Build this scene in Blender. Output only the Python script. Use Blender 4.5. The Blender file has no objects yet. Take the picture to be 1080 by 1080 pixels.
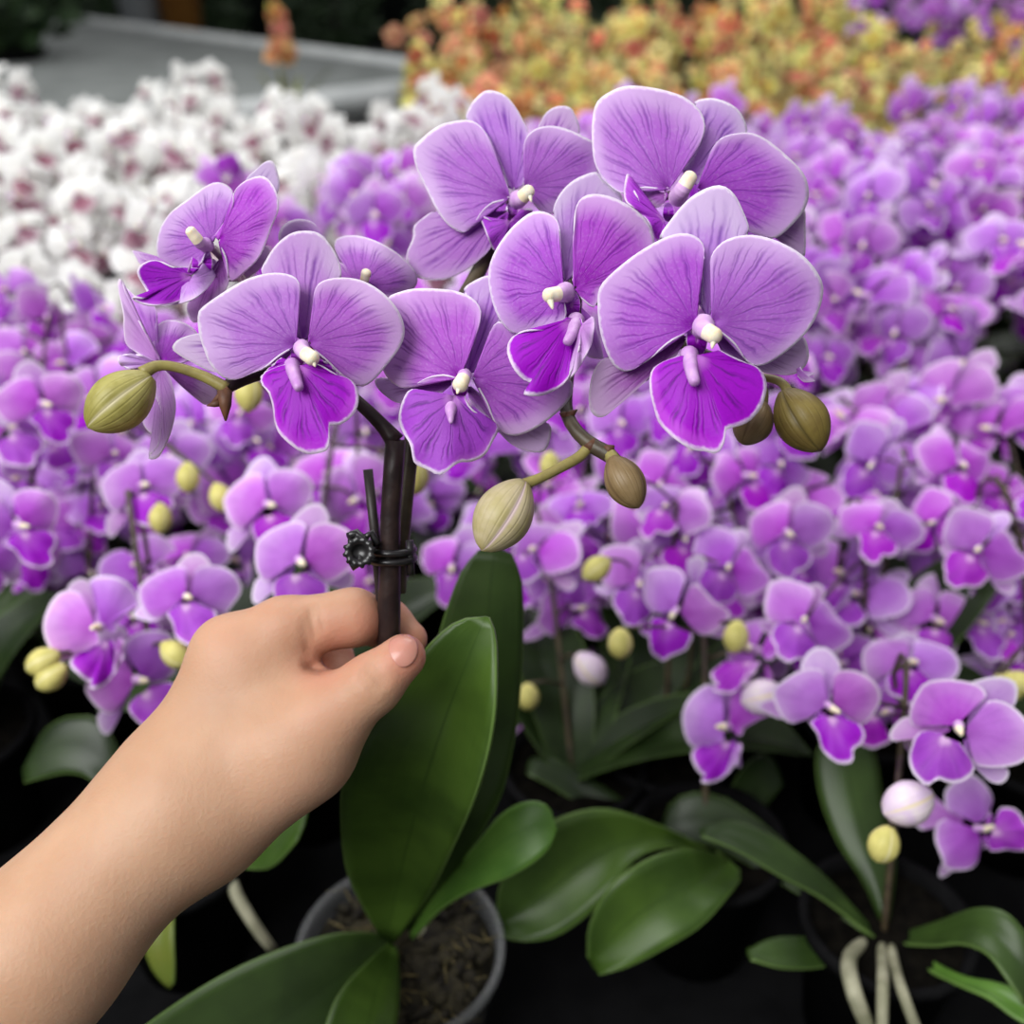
import bpy, math, random
import numpy as np
from mathutils import Vector, Matrix, Quaternion
from mathutils.bvhtree import BVHTree

random.seed(11)
R = math.radians
SC = bpy.context.scene
COL = SC.collection

# ---------------------------------------------------------------- camera
CZ = 1.45                                   # eye height above the floor
PITCH = 30.0
CAM = Vector((0, 0, CZ))
cp, sp = math.cos(R(PITCH)), math.sin(R(PITCH))
RT, UP, FW = Vector((1, 0, 0)), Vector((0, sp, cp)), Vector((0, cp, -sp))
cd = bpy.data.cameras.new('camera')
cam = bpy.data.objects.new('camera', cd)
COL.objects.link(cam)
cam.location = CAM
cam.rotation_euler = (R(90 - PITCH), 0, 0)
cd.sensor_width = 36
cd.lens = 36
cd.clip_start = 0.02
cd.dof.use_dof = True
cd.dof.focus_distance = 0.345
cd.dof.aperture_fstop = 6.6
SC.camera = cam

# ---------------------------------------------------------------- world, light, exposure
W = bpy.data.worlds.new('overcast_sky')
SC.world = W
W.use_nodes = True
wn, wl = W.node_tree.nodes, W.node_tree.links
wn.clear()
wo = wn.new('ShaderNodeOutputWorld')
wb = wn.new('ShaderNodeBackground')
wg = wn.new('ShaderNodeTexCoord')
wsx = wn.new('ShaderNodeSeparateXYZ')
wr = wn.new('ShaderNodeValToRGB')
wl.new(wg.outputs['Generated'], wsx.inputs[0])
wl.new(wsx.outputs[2], wr.inputs[0])
wl.new(wr.outputs[0], wb.inputs[0])
wl.new(wb.outputs[0], wo.inputs[0])
wr.color_ramp.elements[0].position = 0.0
wr.color_ramp.elements[0].color = (0.05, 0.052, 0.054, 1)
wr.color_ramp.elements[1].position = 0.75
wr.color_ramp.elements[1].color = (1.0, 1.0, 1.02, 1)
wb.inputs[1].default_value = 0.52


def area(name, loc, target, sx, sy, power, color=(1, 1, 1)):
    l = bpy.data.lights.new(name, 'AREA')
    l.shape = 'RECTANGLE'
    l.size, l.size_y = sx, sy
    l.energy = power
    l.color = color
    o = bpy.data.objects.new(name, l)
    COL.objects.link(o)
    o.location = loc
    o.rotation_euler = (Vector(target) - Vector(loc)).to_track_quat('-Z', 'Y').to_euler()
    return o


area('greenhouse_roof_light', (-1.3, -1.0, 3.0), (0.1, 0.7, 1.1), 2.0, 1.4, 88)
area('greenhouse_far_roof_light', (0.2, 3.0, 3.8), (0.2, 2.2, 0.9), 3.6, 2.6, 100)

SC.view_settings.view_transform = 'Standard'
SC.view_settings.look = 'None'
SC.view_settings.gamma = 1.0
SC.view_settings.exposure = 0.0
SC.view_settings.use_curve_mapping = False


# ---------------------------------------------------------------- helpers
def c2w(x, y, d):
    return CAM + RT * x + UP * y + FW * d


def at(px, py, d):
    """photo pixel and depth along the view axis -> point in the place"""
    return c2w((px - 540) / 1080 * d, -(py - 540) / 1080 * d, d)


def srgb(r, g, b):
    return tuple((v / 255 / 12.92) if v <= 10.3 else ((v / 255 + 0.055) / 1.055) ** 2.4 for v in (r, g, b)) + (1,)


class Geo:
    """collects verts / faces / uv / material slots, built as one mesh"""

    def __init__(self):
        self.v, self.f, self.uv, self.mi = [], [], [], []

    def grid(self, P, nu, nv, UVs, closed=False, mi=0):
        """P: list of nv rows of nu points"""
        o = len(self.v)
        self.v += [tuple(p) for row in P for p in row]
        cu = nu if closed else nu - 1
        for j in range(nv - 1):
            for i in range(cu):
                k = (i + 1) % nu
                self.f.append((o + j * nu + i, o + j * nu + k, o + (j + 1) * nu + k, o + (j + 1) * nu + i))
                u0, u1 = i / cu, (i + 1) / cu
                v0, v1 = UVs[j], UVs[j + 1]
                self.uv += [(u0, v0), (u1, v0), (u1, v1), (u0, v1)]
                self.mi.append(mi)

    def poly(self, idx_pts, mi=0):
        o = len(self.v)
        self.v += [tuple(p) for p in idx_pts]
        self.f.append(tuple(range(o, o + len(idx_pts))))
        self.uv += [(0.5, 0.5)] * len(idx_pts)
        self.mi.append(mi)

    def box(self, lo, hi, mi=0):
        x0, y0, z0 = lo
        x1, y1, z1 = hi
        c = [(x0, y0, z0), (x1, y0, z0), (x1, y1, z0), (x0, y1, z0), (x0, y0, z1), (x1, y0, z1), (x1, y1, z1), (x0, y1, z1)]
        o = len(self.v)
        self.v += c
        for q in ((0, 3, 2, 1), (4, 5, 6, 7), (0, 1, 5, 4), (1, 2, 6, 5), (2, 3, 7, 6), (3, 0, 4, 7)):
            self.f.append(tuple(o + i for i in q))
            self.uv += [(0, 0), (1, 0), (1, 1), (0, 1)]
            self.mi.append(mi)

    def tube(self, pts, rad, n=10, mi=0, cap=True, bulge=None, mids=None):
        """swept round tube along 3-D points; rad one number or one per point"""
        pts = [Vector(p) for p in pts]
        m = len(pts)
        if not isinstance(rad, (list, tuple)):
            rad = [rad] * m
        T = [(pts[min(i + 1, m - 1)] - pts[max(i - 1, 0)]).normalized() for i in range(m)]
        a = T[0].orthogonal().normalized()
        rows = []
        for i in range(m):
            a = (a - T[i] * a.dot(T[i]))
            a = a.normalized() if a.length > 1e-9 else T[i].orthogonal().normalized()
            b = T[i].cross(a)
            row = []
            for k in range(n):
                th = 2 * math.pi * k / n
                r = rad[i] * (bulge(th, i / (m - 1)) if bulge else 1)
                row.append(pts[i] + a * (math.cos(th) * r) + b * (math.sin(th) * r))
            rows.append(row)
        if cap:
            rows = [[pts[0]] * n] + rows + [[pts[-1]] * n]
        if mids:
            mm = [mids[0]] + list(mids) + [mids[-1]] if cap else mids
            for j in range(len(rows) - 1):
                self.grid(rows[j:j + 2], n, 2, [j / len(rows), (j + 1) / len(rows)], True, mm[min(j + 1, len(mm) - 1)])
        else:
            self.grid(rows, n, len(rows), [j / (len(rows) - 1) for j in range(len(rows))], True, mi)

    def mesh(self, name, mats, origin=(0, 0, 0)):
        me = bpy.data.meshes.new(name)
        ox, oy, oz = origin
        me.from_pydata([(x - ox, y - oy, z - oz) for x, y, z in self.v], [], self.f)
        uvl = me.uv_layers.new(name='UVMap')
        uvl.data.foreach_set('uv', np.array(self.uv, dtype=np.float32).ravel())
        for m in (mats if isinstance(mats, (list, tuple)) else [mats]):
            me.materials.append(m)
        me.polygons.foreach_set('material_index', np.array(self.mi, dtype=np.int32))
        me.polygons.foreach_set('use_smooth', np.ones(len(self.f), dtype=bool))
        me.validate()
        me.update()
        return me


WPOS = {}


def wpos(o):
    return WPOS.get(o.name, Vector((0, 0, 0))) if o else Vector((0, 0, 0))


def empty(name, loc, parent=None):
    """an Empty at a thing's (or a part's) base; loc in the place's own coordinates"""
    o = bpy.data.objects.new(name, None)
    o.empty_display_size = 0.02
    COL.objects.link(o)
    o.location = Vector(loc) - wpos(parent)
    o.parent = parent
    WPOS[o.name] = Vector(loc)
    return o


def build(name, geo, mats, parent=None, thick=0.0, loc=None, sub=0):
    """link collected geometry (in place coordinates) as ONE mesh object"""
    loc = Vector(loc) if loc is not None else (wpos(parent) if parent else Vector((0, 0, 0)))
    o = bpy.data.objects.new(name, geo.mesh(name, mats, loc))
    COL.objects.link(o)
    o.location = loc - wpos(parent)
    o.parent = parent
    WPOS[o.name] = loc
    if thick:
        s = o.modifiers.new('thickness', 'SOLIDIFY')
        s.thickness = thick
        s.offset = 0
    if sub:
        s = o.modifiers.new('smooth', 'SUBSURF')
        s.levels = s.render_levels = sub
    return o


def use(name, mesh, parent, mat4=None):
    """a copy of a built shape: a new object sharing the mesh"""
    o = bpy.data.objects.new(name, mesh)
    COL.objects.link(o)
    o.parent = parent
    if mat4 is not None:
        o.matrix_local = mat4
    return o


def tag(o, label=None, cat=None, group=None, kind=None):
    for k, v in (('label', label), ('category', cat), ('group', group), ('kind', kind)):
        if v:
            o[k] = v
    return o


def catmull(P, n, closed=False):
    """n points evenly spaced (by arc length) on a Catmull-Rom curve through P (any dimension)"""
    P = np.array(P, dtype=float)
    m = len(P)
    if closed:
        Q = np.vstack([P[-1:], P, P[:2]])
        segs = m
    else:
        Q = np.vstack([2 * P[:1] - P[1:2], P, 2 * P[-1:] - P[-2:-1]])
        segs = m - 1
    out = []
    K = 12
    for i in range(segs):
        p0, p1, p2, p3 = Q[i], Q[i + 1], Q[i + 2], Q[i + 3]
        for k in range(K):
            t = k / K
            out.append(0.5 * (2 * p1 + (p2 - p0) * t + (2 * p0 - 5 * p1 + 4 * p2 - p3) * t * t + (3 * p1 - p0 - 3 * p2 + p3) * t ** 3))
    out.append(Q[-2] if not closed else Q[1])
    out = np.array(out)
    seg = np.linalg.norm(np.diff(out, axis=0), axis=1)
    s = np.concatenate([[0], np.cumsum(seg)])
    u = np.linspace(0, s[-1], n)
    return np.stack([np.interp(u, s, out[:, k]) for k in range(out.shape[1])], axis=1)


# ---------------------------------------------------------------- materials
class NT:
    def __init__(self, name):
        self.m = bpy.data.materials.new(name)
        self.m.use_nodes = True
        self.n, self.l = self.m.node_tree.nodes, self.m.node_tree.links
        self.n.clear()
        self.out = self.n.new('ShaderNodeOutputMaterial')

    def put(self, inp, v):
        if hasattr(v, 'is_linked') or isinstance(v, bpy.types.NodeSocket):
            self.l.new(v, inp)
        else:
            inp.default_value = v

    def math(self, op, a, b=0.0, c=0.0, clamp=False):
        n = self.n.new('ShaderNodeMath')
        n.operation = op
        n.use_clamp = clamp
        for i, v in enumerate((a, b, c)):
            self.put(n.inputs[i], v)
        return n.outputs[0]

    def rng(self, v, a, b, c=0.0, d=1.0):
        n = self.n.new('ShaderNodeMapRange')
        n.interpolation_type = 'SMOOTHSTEP'
        for i, x in enumerate((v, a, b, c, d)):
            self.put(n.inputs[i], x)
        return n.outputs[0]

    def mix(self, f, a, b, mode='MIX'):
        n = self.n.new('ShaderNodeMix')
        n.data_type = 'RGBA'
        n.blend_type = mode
        self.put(n.inputs[0], f)
        self.put(n.inputs[6], a)
        self.put(n.inputs[7], b)
        return n.outputs[2]

    def noise(self, scale, detail=3, vec=None, out=0, rough=0.5):
        n = self.n.new('ShaderNodeTexNoise')
        n.inputs['Scale'].default_value = scale
        n.inputs['Detail'].default_value = detail
        n.inputs['Roughness'].default_value = rough
        if vec is None:
            vec = self.obj()
        self.l.new(vec, n.inputs['Vector'])
        return n.outputs[out]

    def obj(self):
        if not hasattr(self, '_tc'):
            self._tc = self.n.new('ShaderNodeTexCoord')
        return self._tc.outputs['Object']

    def uv(self):
        n = self.n.new('ShaderNodeUVMap')
        s = self.n.new('ShaderNodeSeparateXYZ')
        self.l.new(n.outputs[0], s.inputs[0])
        return s.outputs[0], s.outputs[1]

    def vec(self, x, y, z=0.0):
        n = self.n.new('ShaderNodeCombineXYZ')
        for i, v in enumerate((x, y, z)):
            self.put(n.inputs[i], v)
        return n.outputs[0]

    def rand(self):
        return self.n.new('ShaderNodeObjectInfo').outputs['Random']

    def bump(self, h, strength=0.3, dist=0.001):
        n = self.n.new('ShaderNodeBump')
        n.inputs['Strength'].default_value = strength
        n.inputs['Distance'].default_value = dist
        self.l.new(h, n.inputs['Height'])
        return n.outputs[0]

    def bsdf(self, color, rough=0.5, spec=0.4, normal=None, trans=0.0, sss=0.0, sssr=(1, 0.3, 0.15), sscale=0.01, metal=0.0, coat=0.0, transcol=None, alpha=None):
        b = self.n.new('ShaderNodeBsdfPrincipled')
        self.put(b.inputs['Base Color'], color)
        self.put(b.inputs['Roughness'], rough)
        b.inputs['Specular IOR Level'].default_value = spec
        b.inputs['Metallic'].default_value = metal
        b.inputs['Coat Weight'].default_value = coat
        if sss:
            b.inputs['Subsurface Weight'].default_value = sss
            b.inputs['Subsurface Radius'].default_value = sssr
            b.inputs['Subsurface Scale'].default_value = sscale
        if normal is not None:
            self.l.new(normal, b.inputs['Normal'])
        if alpha is not None:
            self.put(b.inputs['Alpha'], alpha)
        sh = b.outputs[0]
        if trans:
            t = self.n.new('ShaderNodeBsdfTranslucent')
            self.put(t.inputs[0], transcol if transcol is not None else color)
            mx = self.n.new('ShaderNodeMixShader')
            mx.inputs[0].default_value = trans
            self.l.new(sh, mx.inputs[1])
            self.l.new(t.outputs[0], mx.inputs[2])
            sh = mx.outputs[0]
        self.l.new(sh, self.out.inputs[0])
        return self.m


def petal_mat(name, deep, mid, pale, rim, vein, veins=11, vein_amt=0.55, rim_w=0.035, vary=0.16, throat=None, pale_from=0.45):
    """fan-veined petal: u runs round the margin, v from claw to margin"""
    t = NT(name)
    u, v = t.uv()
    rnd = t.rand()
    nz = t.noise(1.0, 3, t.vec(t.math('MULTIPLY', u, 9), t.math('MULTIPLY', v, 3.2), t.math('MULTIPLY', rnd, 37)))
    nz2 = t.noise(1.0, 4, t.vec(t.math('MULTIPLY', u, 60), t.math('MULTIPLY', v, 26), t.math('MULTIPLY', rnd, 11)))
    big = t.noise(1.0, 2, t.vec(t.math('MULTIPLY', u, 2.5), t.math('MULTIPLY', v, 1.6), t.math('MULTIPLY', rnd, 91)))
    u2 = t.math('ADD', u, t.math('MULTIPLY', t.math('SUBTRACT', nz, 0.5), 0.06))
    s1 = t.math('ABSOLUTE', t.math('SINE', t.math('MULTIPLY', u2, math.pi * veins)))
    s2 = t.math('ABSOLUTE', t.math('SINE', t.math('MULTIPLY', u2, math.pi * (veins * 2 + 1))))
    v1 = t.rng(s1, 0.0, 0.42, 1.0, 0.0)
    v2 = t.math('MULTIPLY', t.rng(s2, 0.0, 0.5, 0.7, 0.0), t.rng(v, 0.35, 0.6))
    vn = t.math('MAXIMUM', v1, v2)
    vn = t.math('MULTIPLY', vn, t.rng(v, 0.97, 0.72))
    vn = t.math('MULTIPLY', vn, t.rng(v, 0.05, 0.3))
    vn = t.math('MULTIPLY', vn, t.rng(nz, 0.28, 0.62, 0.25, 1.0))
    c = t.mix(t.rng(v, 0.05, pale_from), deep, mid)
    pf = t.math('MULTIPLY', t.rng(t.math('ADD', v, t.math('MULTIPLY', t.math('SUBTRACT', big, 0.5), 0.75)), pale_from, 1.08), 0.95)
    c = t.mix(pf, c, pale)
    c = t.mix(t.rng(nz2, 0.45, 0.85, 0.0, 0.3), c, pale)
    c = t.mix(t.math('MULTIPLY', vn, vein_amt), c, vein)
    if throat:
        c = t.mix(t.rng(v, 0.26, 0.08), c, throat)
    edge = t.rng(t.math('ADD', v, t.math('MULTIPLY', t.math('SUBTRACT', nz2, 0.5), 0.05)), 1 - rim_w * 2.6, 1 - rim_w * 0.4)
    c = t.mix(t.math('MULTIPLY', edge, 0.85), c, rim)
    hs = t.n.new('ShaderNodeHueSaturation')
    t.put(hs.inputs['Value'], t.rng(rnd, 0, 1, 1 - vary, 1 + vary * 0.6))
    t.put(hs.inputs['Hue'], t.rng(t.math('FRACT', t.math('MULTIPLY', rnd, 7.31)), 0, 1, 0.5 - vary * .05, 0.5 + vary * .07))
    t.put(hs.inputs['Saturation'], t.rng(t.math('FRACT', t.math('MULTIPLY', rnd, 3.7)), 0, 1, 0.92, 1.06))
    t.l.new(c, hs.inputs['Color'])
    c = hs.outputs[0]
    nm = t.bump(t.math('ADD', t.math('MULTIPLY', vn, -1.0), t.math('MULTIPLY', nz2, 0.5)), 0.35, 0.0006)
    return t.bsdf(c, 0.5, 0.28, nm, trans=0.22)


M = {}
M['petal'] = petal_mat('lilac_petal', srgb(142, 40, 172), srgb(174, 84, 202), srgb(212, 172, 226), srgb(244, 234, 248), srgb(122, 44, 162), rim_w=0.016, vein_amt=0.75, pale_from=0.55, vary=0.1)
M['sepal'] = petal_mat('lilac_sepal', srgb(170, 88, 200), srgb(180, 116, 206), srgb(208, 182, 220), srgb(240, 230, 244), srgb(120, 52, 162), veins=7, vein_amt=0.95, pale_from=0.6, rim_w=0.014)
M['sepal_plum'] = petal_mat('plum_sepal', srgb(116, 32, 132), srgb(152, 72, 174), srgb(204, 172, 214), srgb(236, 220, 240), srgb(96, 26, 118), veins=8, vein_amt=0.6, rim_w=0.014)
M['lip'] = petal_mat('magenta_lip', srgb(146, 40, 178), srgb(160, 24, 198), srgb(190, 84, 216), srgb(248, 238, 250), srgb(94, 2, 128), veins=9, vein_amt=0.85, rim_w=0.026, vary=0.05, throat=srgb(176, 104, 194), pale_from=0.82)
M['petal_back'] = petal_mat('lilac_petal_underside', srgb(186, 124, 206), srgb(192, 138, 212), srgb(214, 184, 226), srgb(238, 224, 242), srgb(168, 110, 196), veins=8, vein_amt=0.35, rim_w=0.02)
BP = dict(vein_amt=0.3)
M['bpetal'] = petal_mat('field_petal', srgb(162, 58, 190), srgb(188, 98, 216), srgb(214, 160, 232), srgb(246, 234, 250), srgb(152, 78, 192), rim_w=0.032, vary=0.24, **BP)
M['bsepal'] = petal_mat('field_sepal', srgb(170, 86, 198), srgb(196, 130, 218), srgb(220, 186, 232), srgb(244, 236, 248), srgb(152, 90, 192), veins=7, rim_w=0.032, vary=0.24, **BP)
M['blip'] = petal_mat('field_lip', srgb(176, 84, 198), srgb(164, 24, 200), srgb(190, 66, 218), srgb(250, 240, 252), srgb(124, 8, 160), veins=7, rim_w=0.04, throat=srgb(226, 176, 230), pale_from=0.7, **BP)
M['wpetal'] = petal_mat('white_petal', srgb(234, 226, 222), srgb(246, 246, 240), srgb(250, 250, 248), srgb(244, 244, 244), srgb(206, 198, 204), vary=0.1, **BP)
M['wlip'] = petal_mat('white_orchid_lip', srgb(122, 70, 90), srgb(146, 88, 110), srgb(216, 190, 200), srgb(240, 236, 236), srgb(110, 52, 80), vary=0.15, **BP)
M['ypetal'] = petal_mat('yellow_petal', srgb(176, 74, 62), srgb(232, 216, 124), srgb(232, 226, 144), srgb(236, 234, 164), srgb(180, 86, 70), vary=0.35, veins=3, **BP)
M['opetal'] = petal_mat('orange_petal', srgb(170, 56, 58), srgb(220, 124, 92), srgb(230, 168, 116), srgb(236, 200, 140), srgb(170, 66, 64), vary=0.35, veins=3, **BP)


def simple(name, a, b, scale=20, rough=0.5, spec=0.4, bump=0.0, trans=0.0, detail=4, **k):
    t = NT(name)
    nz = t.noise(scale, detail)
    c = t.mix(t.rng(nz, 0.3, 0.7), a, b)
    nm = t.bump(nz, bump, 0.002) if bump else None
    return t.bsdf(c, rough, spec, nm, trans=trans, **k)


M['cream'] = simple('anther_cream', srgb(246, 236, 214), srgb(238, 222, 186), 300, 0.4, 0.4, 0.1, sss=0.2, sscale=0.002)
M['column'] = simple('column_lilac', srgb(206, 156, 216), srgb(222, 184, 228), 250, 0.45, 0.35, 0.1)
M['callus'] = simple('callus_pink', srgb(184, 128, 196), srgb(204, 164, 212), 250, 0.4, 0.4, 0.1)
M['stem'] = simple('spike_dark', srgb(36, 26, 26), srgb(52, 39, 36), 160, 0.42, 0.3, 0.25)
M['stem_green'] = simple('spike_olive', srgb(80, 70, 50), srgb(58, 48, 38), 120, 0.45, 0.4, 0.25)
M['pedicel'] = simple('pedicel_green', srgb(150, 140, 78), srgb(120, 108, 66), 140, 0.42, 0.4, 0.2)
M['pedicel_lilac'] = simple('pedicel_lilac', srgb(150, 110, 140), srgb(120, 92, 96), 140, 0.45, 0.3, 0.2)
M['bract'] = simple('bract_brown', srgb(104, 68, 46), srgb(80, 54, 42), 160, 0.55, 0.3, 0.2)
M['stake'] = simple('stake_dark', srgb(38, 32, 32), srgb(54, 46, 44), 90, 0.45, 0.4, 0.15)
M['clip'] = simple('black_plastic', srgb(24, 23, 24), srgb(34, 32, 33), 200, 0.32, 0.5, 0.05)
M['bpot'] = simple('black_pot_plastic', srgb(11, 11, 12), srgb(17, 17, 18), 60, 0.8, 0.06)
M['root'] = simple('aerial_root', srgb(160, 158, 134), srgb(116, 116, 92), 60, 0.6, 0.3, 0.3)
M['dark_soil'] = simple('dark_bark', srgb(16, 14, 10), srgb(6, 5, 4), 120, 0.95, 0.05, 0.8)
M['moss'] = simple('bark_and_moss', srgb(44, 40, 26), srgb(18, 15, 11), 120, 0.85, 0.2, 0.9)
M['moss_fibre'] = simple('moss_fibre', srgb(92, 82, 52), srgb(50, 46, 28), 200, 0.8, 0.2, 0.3)
M['weave'] = simple('black_ground_cloth', srgb(7, 7, 8), srgb(13, 13, 14), 40, 0.85, 0.06, 0.2)
M['grey_cloth'] = simple('grey_bench_cloth', srgb(120, 124, 122), srgb(136, 140, 138), 6, 0.8, 0.2, 0.1)
M['alu'] = simple('aluminium', srgb(186, 190, 190), srgb(204, 207, 206), 8, 0.5, 0.5)
M['steel'] = simple('dull_steel', srgb(96, 98, 100), srgb(110, 112, 114), 20, 0.5, 0.5)
M['floor'] = simple('damp_concrete', srgb(58, 60, 60), srgb(80, 82, 80), 3, 0.7, 0.3, 0.2)
M['wall'] = simple('dim_shade_net', srgb(34, 40, 36), srgb(48, 54, 50), 12, 0.9, 0.1)
M['dark_leaf'] = simple('dark_foliage', srgb(34, 52, 32), srgb(58, 80, 46), 14, 0.5, 0.35, trans=0.15)
M['yleaf'] = simple('olive_strap_leaf', srgb(104, 116, 52), srgb(146, 146, 70), 20, 0.5, 0.3, trans=0.2)
M['white_tub'] = simple('white_tub', srgb(214, 220, 224), srgb(200, 206, 212), 10, 0.5, 0.4)
M['orange_tub'] = simple('ochre_tub', srgb(190, 132, 60), srgb(176, 116, 58), 10, 0.5, 0.4)


def leaf_mat(name, dark, mid, rough=0.36):
    t = NT(name)
    u, v = t.uv()
    nz = t.noise(24, 4)
    fine = t.noise(1.0, 3, t.vec(t.math('MULTIPLY', u, 40), t.math('MULTIPLY', v, 3), 0.0))
    c = t.mix(t.rng(nz, 0.32, 0.68), dark, mid)
    c = t.mix(t.rng(fine, 0.5, 0.75, 0, 0.25), c, mid)
    ctr = t.math('ABSOLUTE', t.math('SUBTRACT', u, 0.5))
    c = t.mix(t.rng(ctr, 0.022, 0.0, 0.0, 0.75), c, dark)
    c = t.mix(t.rng(ctr, 0.475, 0.498, 0.0, 0.5), c, srgb(120, 150, 80))
    nm = t.bump(t.math('ADD', fine, t.math('MULTIPLY', nz, 0.6)), 0.12, 0.001)
    return t.bsdf(c, rough, 0.3, nm, trans=0.12)


M['leaf'] = leaf_mat('orchid_leaf', srgb(52, 76, 26), srgb(76, 104, 38))
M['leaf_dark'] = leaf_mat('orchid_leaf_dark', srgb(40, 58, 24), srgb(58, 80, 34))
M['leaf_bright'] = leaf_mat('orchid_leaf_bright', srgb(70, 108, 40), srgb(98, 138, 56))
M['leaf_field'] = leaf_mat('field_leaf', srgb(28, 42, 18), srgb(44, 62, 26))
M['leaf_yellow'] = leaf_mat('orchid_leaf_yellowing', srgb(110, 112, 40), srgb(96, 110, 44))


def bud_mat(name, a, b, seam, ns=3):
    t = NT(name)
    u, v = t.uv()
    s = t.math('ABSOLUTE', t.math('SINE', t.math('MULTIPLY', u, math.pi * ns)))
    s2 = t.math('ABSOLUTE', t.math('SINE', t.math('MULTIPLY', u, math.pi * ns * 7)))
    nz = t.noise(140, 4)
    c = t.mix(t.rng(nz, 0.3, 0.7), a, b)
    c = t.mix(t.rng(s2, 0.0, 0.5, 0.14, 0.0), c, t.mix(0.5, a, srgb(90, 80, 40)))
    c = t.mix(t.rng(s, 0.0, 0.22, 0.8, 0.0), c, seam)
    nm = t.bump(t.math('ADD', t.rng(s2, 0.0, 0.6), nz), 0.25, 0.0005)
    return t.bsdf(c, 0.45, 0.35, nm, trans=0.1)


M['bud'] = bud_mat('bud_green', srgb(178, 170, 100), srgb(150, 142, 72), srgb(212, 202, 164))
M['bud_pink'] = bud_mat('bud_pale_pink', srgb(194, 180, 146), srgb(176, 164, 112), srgb(222, 196, 204))
M['bud_olive'] = bud_mat('bud_olive', srgb(132, 116, 58), srgb(110, 92, 48), srgb(84, 72, 36))
M['bud_brown'] = bud_mat('bud_brown', srgb(140, 118, 84), srgb(122, 100, 66), srgb(104, 82, 56))
M['bbud'] = bud_mat('field_bud', srgb(222, 212, 128), srgb(200, 192, 108), srgb(234, 226, 180))
M['bbud_open'] = bud_mat('field_bud_opening', srgb(236, 222, 226), srgb(224, 200, 228), srgb(232, 216, 160))

t = NT('skin')
nz = t.noise(34, 4)
fine = t.noise(700, 3)
at_ = t.n.new('ShaderNodeAttribute')
at_.attribute_name = 'pink'
c = t.mix(t.rng(nz, 0.3, 0.7), srgb(194, 155, 126), srgb(183, 143, 114))
c = t.mix(at_.outputs['Fac'], c, srgb(194, 116, 98))
nm = t.bump(t.math('ADD', fine, t.math('MULTIPLY', nz, 0.5)), 0.25, 0.0008)
M['skin'] = t.bsdf(c, 0.52, 0.32, nm, sss=0.25, sscale=0.006)
M['nail'] = simple('finger_nail', srgb(200, 142, 126), srgb(188, 130, 114), 60, 0.25, 0.45, sss=0.2, sscale=0.003)

t = NT('clear_pot_plastic')
nz = t.noise(30, 3)
M['clear_pot'] = t.bsdf(t.mix(nz, srgb(120, 122, 122), srgb(80, 82, 82)), 0.25, 0.5, alpha=0.35)

# ---------------------------------------------------------------- structure
BZ = CZ - 0.58                              # bench top height

g = Geo()
g.box((-14, -4, -0.05), (14, 16, 0))
tag(build('floor', g, M['floor']), 'grey concrete greenhouse floor under the benches', 'floor', kind='structure')
g = Geo()
g.box((-14, 15.0, 0), (14, 15.1, 3.2))
tag(build('wall_back', g, M['wall']), 'dark shade-net wall at the far end', 'wall', kind='structure')


def bench(name, cx, cy, lx, ly, rot, topmat, label):
    e = empty(name, (cx, cy, 0))
    tag(e, label, 'bench')
    h = BZ

    def part(nm, boxes, mat):
        gg = Geo()
        for lo, hi in boxes:
            gg.box(lo, hi)
        o = bpy.data.objects.new(nm, gg.mesh(nm, mat))
        COL.objects.link(o)
        o.parent = e
    part('bench_top', [((-lx / 2, -ly / 2, h - 0.03), (lx / 2, ly / 2, h))], topmat)
    for a, b in (((-lx / 2 - 0.04, -ly / 2 - 0.04), (lx / 2 + 0.04, -ly / 2)), ((-lx / 2 - 0.04, ly / 2), (lx / 2 + 0.04, ly / 2 + 0.04)),
                 ((-lx / 2 - 0.04, -ly / 2), (-lx / 2, ly / 2)), ((lx / 2, -ly / 2), (lx / 2 + 0.04, ly / 2))):
        part('rail', [((a[0], a[1], h - 0.07), (b[0], b[1], h + 0.035))], M['alu'])
    for sx in (-1, 1):
        for sy in (-1, 1):
            x, y = sx * (lx / 2 - 0.15), sy * (ly / 2 - 0.15)
            part('leg', [((x - 0.02, y - 0.02, 0), (x + 0.02, y + 0.02, h - 0.03))], M['steel'])
    e.rotation_euler = (0, 0, rot)
    return e


bench('display_bench', 0.3, 1.42, 4.2, 2.75, 0, M['weave'], 'long display bench under black ground cloth carrying the potted orchids')
A, B = Vector((-2.80, 7.42)), Vector((-0.25, 4.84))
dv = (B - A).normalized()
nrm = Vector((dv.y, -dv.x))
if nrm.y > 0:
    nrm = -nrm
blen = (B - A).length + 2.6
ctr = A - dv * 2.4 + dv * (blen / 2) + nrm * 1.2
bench('grey_topped_bench', ctr.x, ctr.y, blen, 2.40, math.atan2(dv.y, dv.x), M['grey_cloth'], 'empty grey-topped bench with a pale metal rail behind the white orchids')


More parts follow.
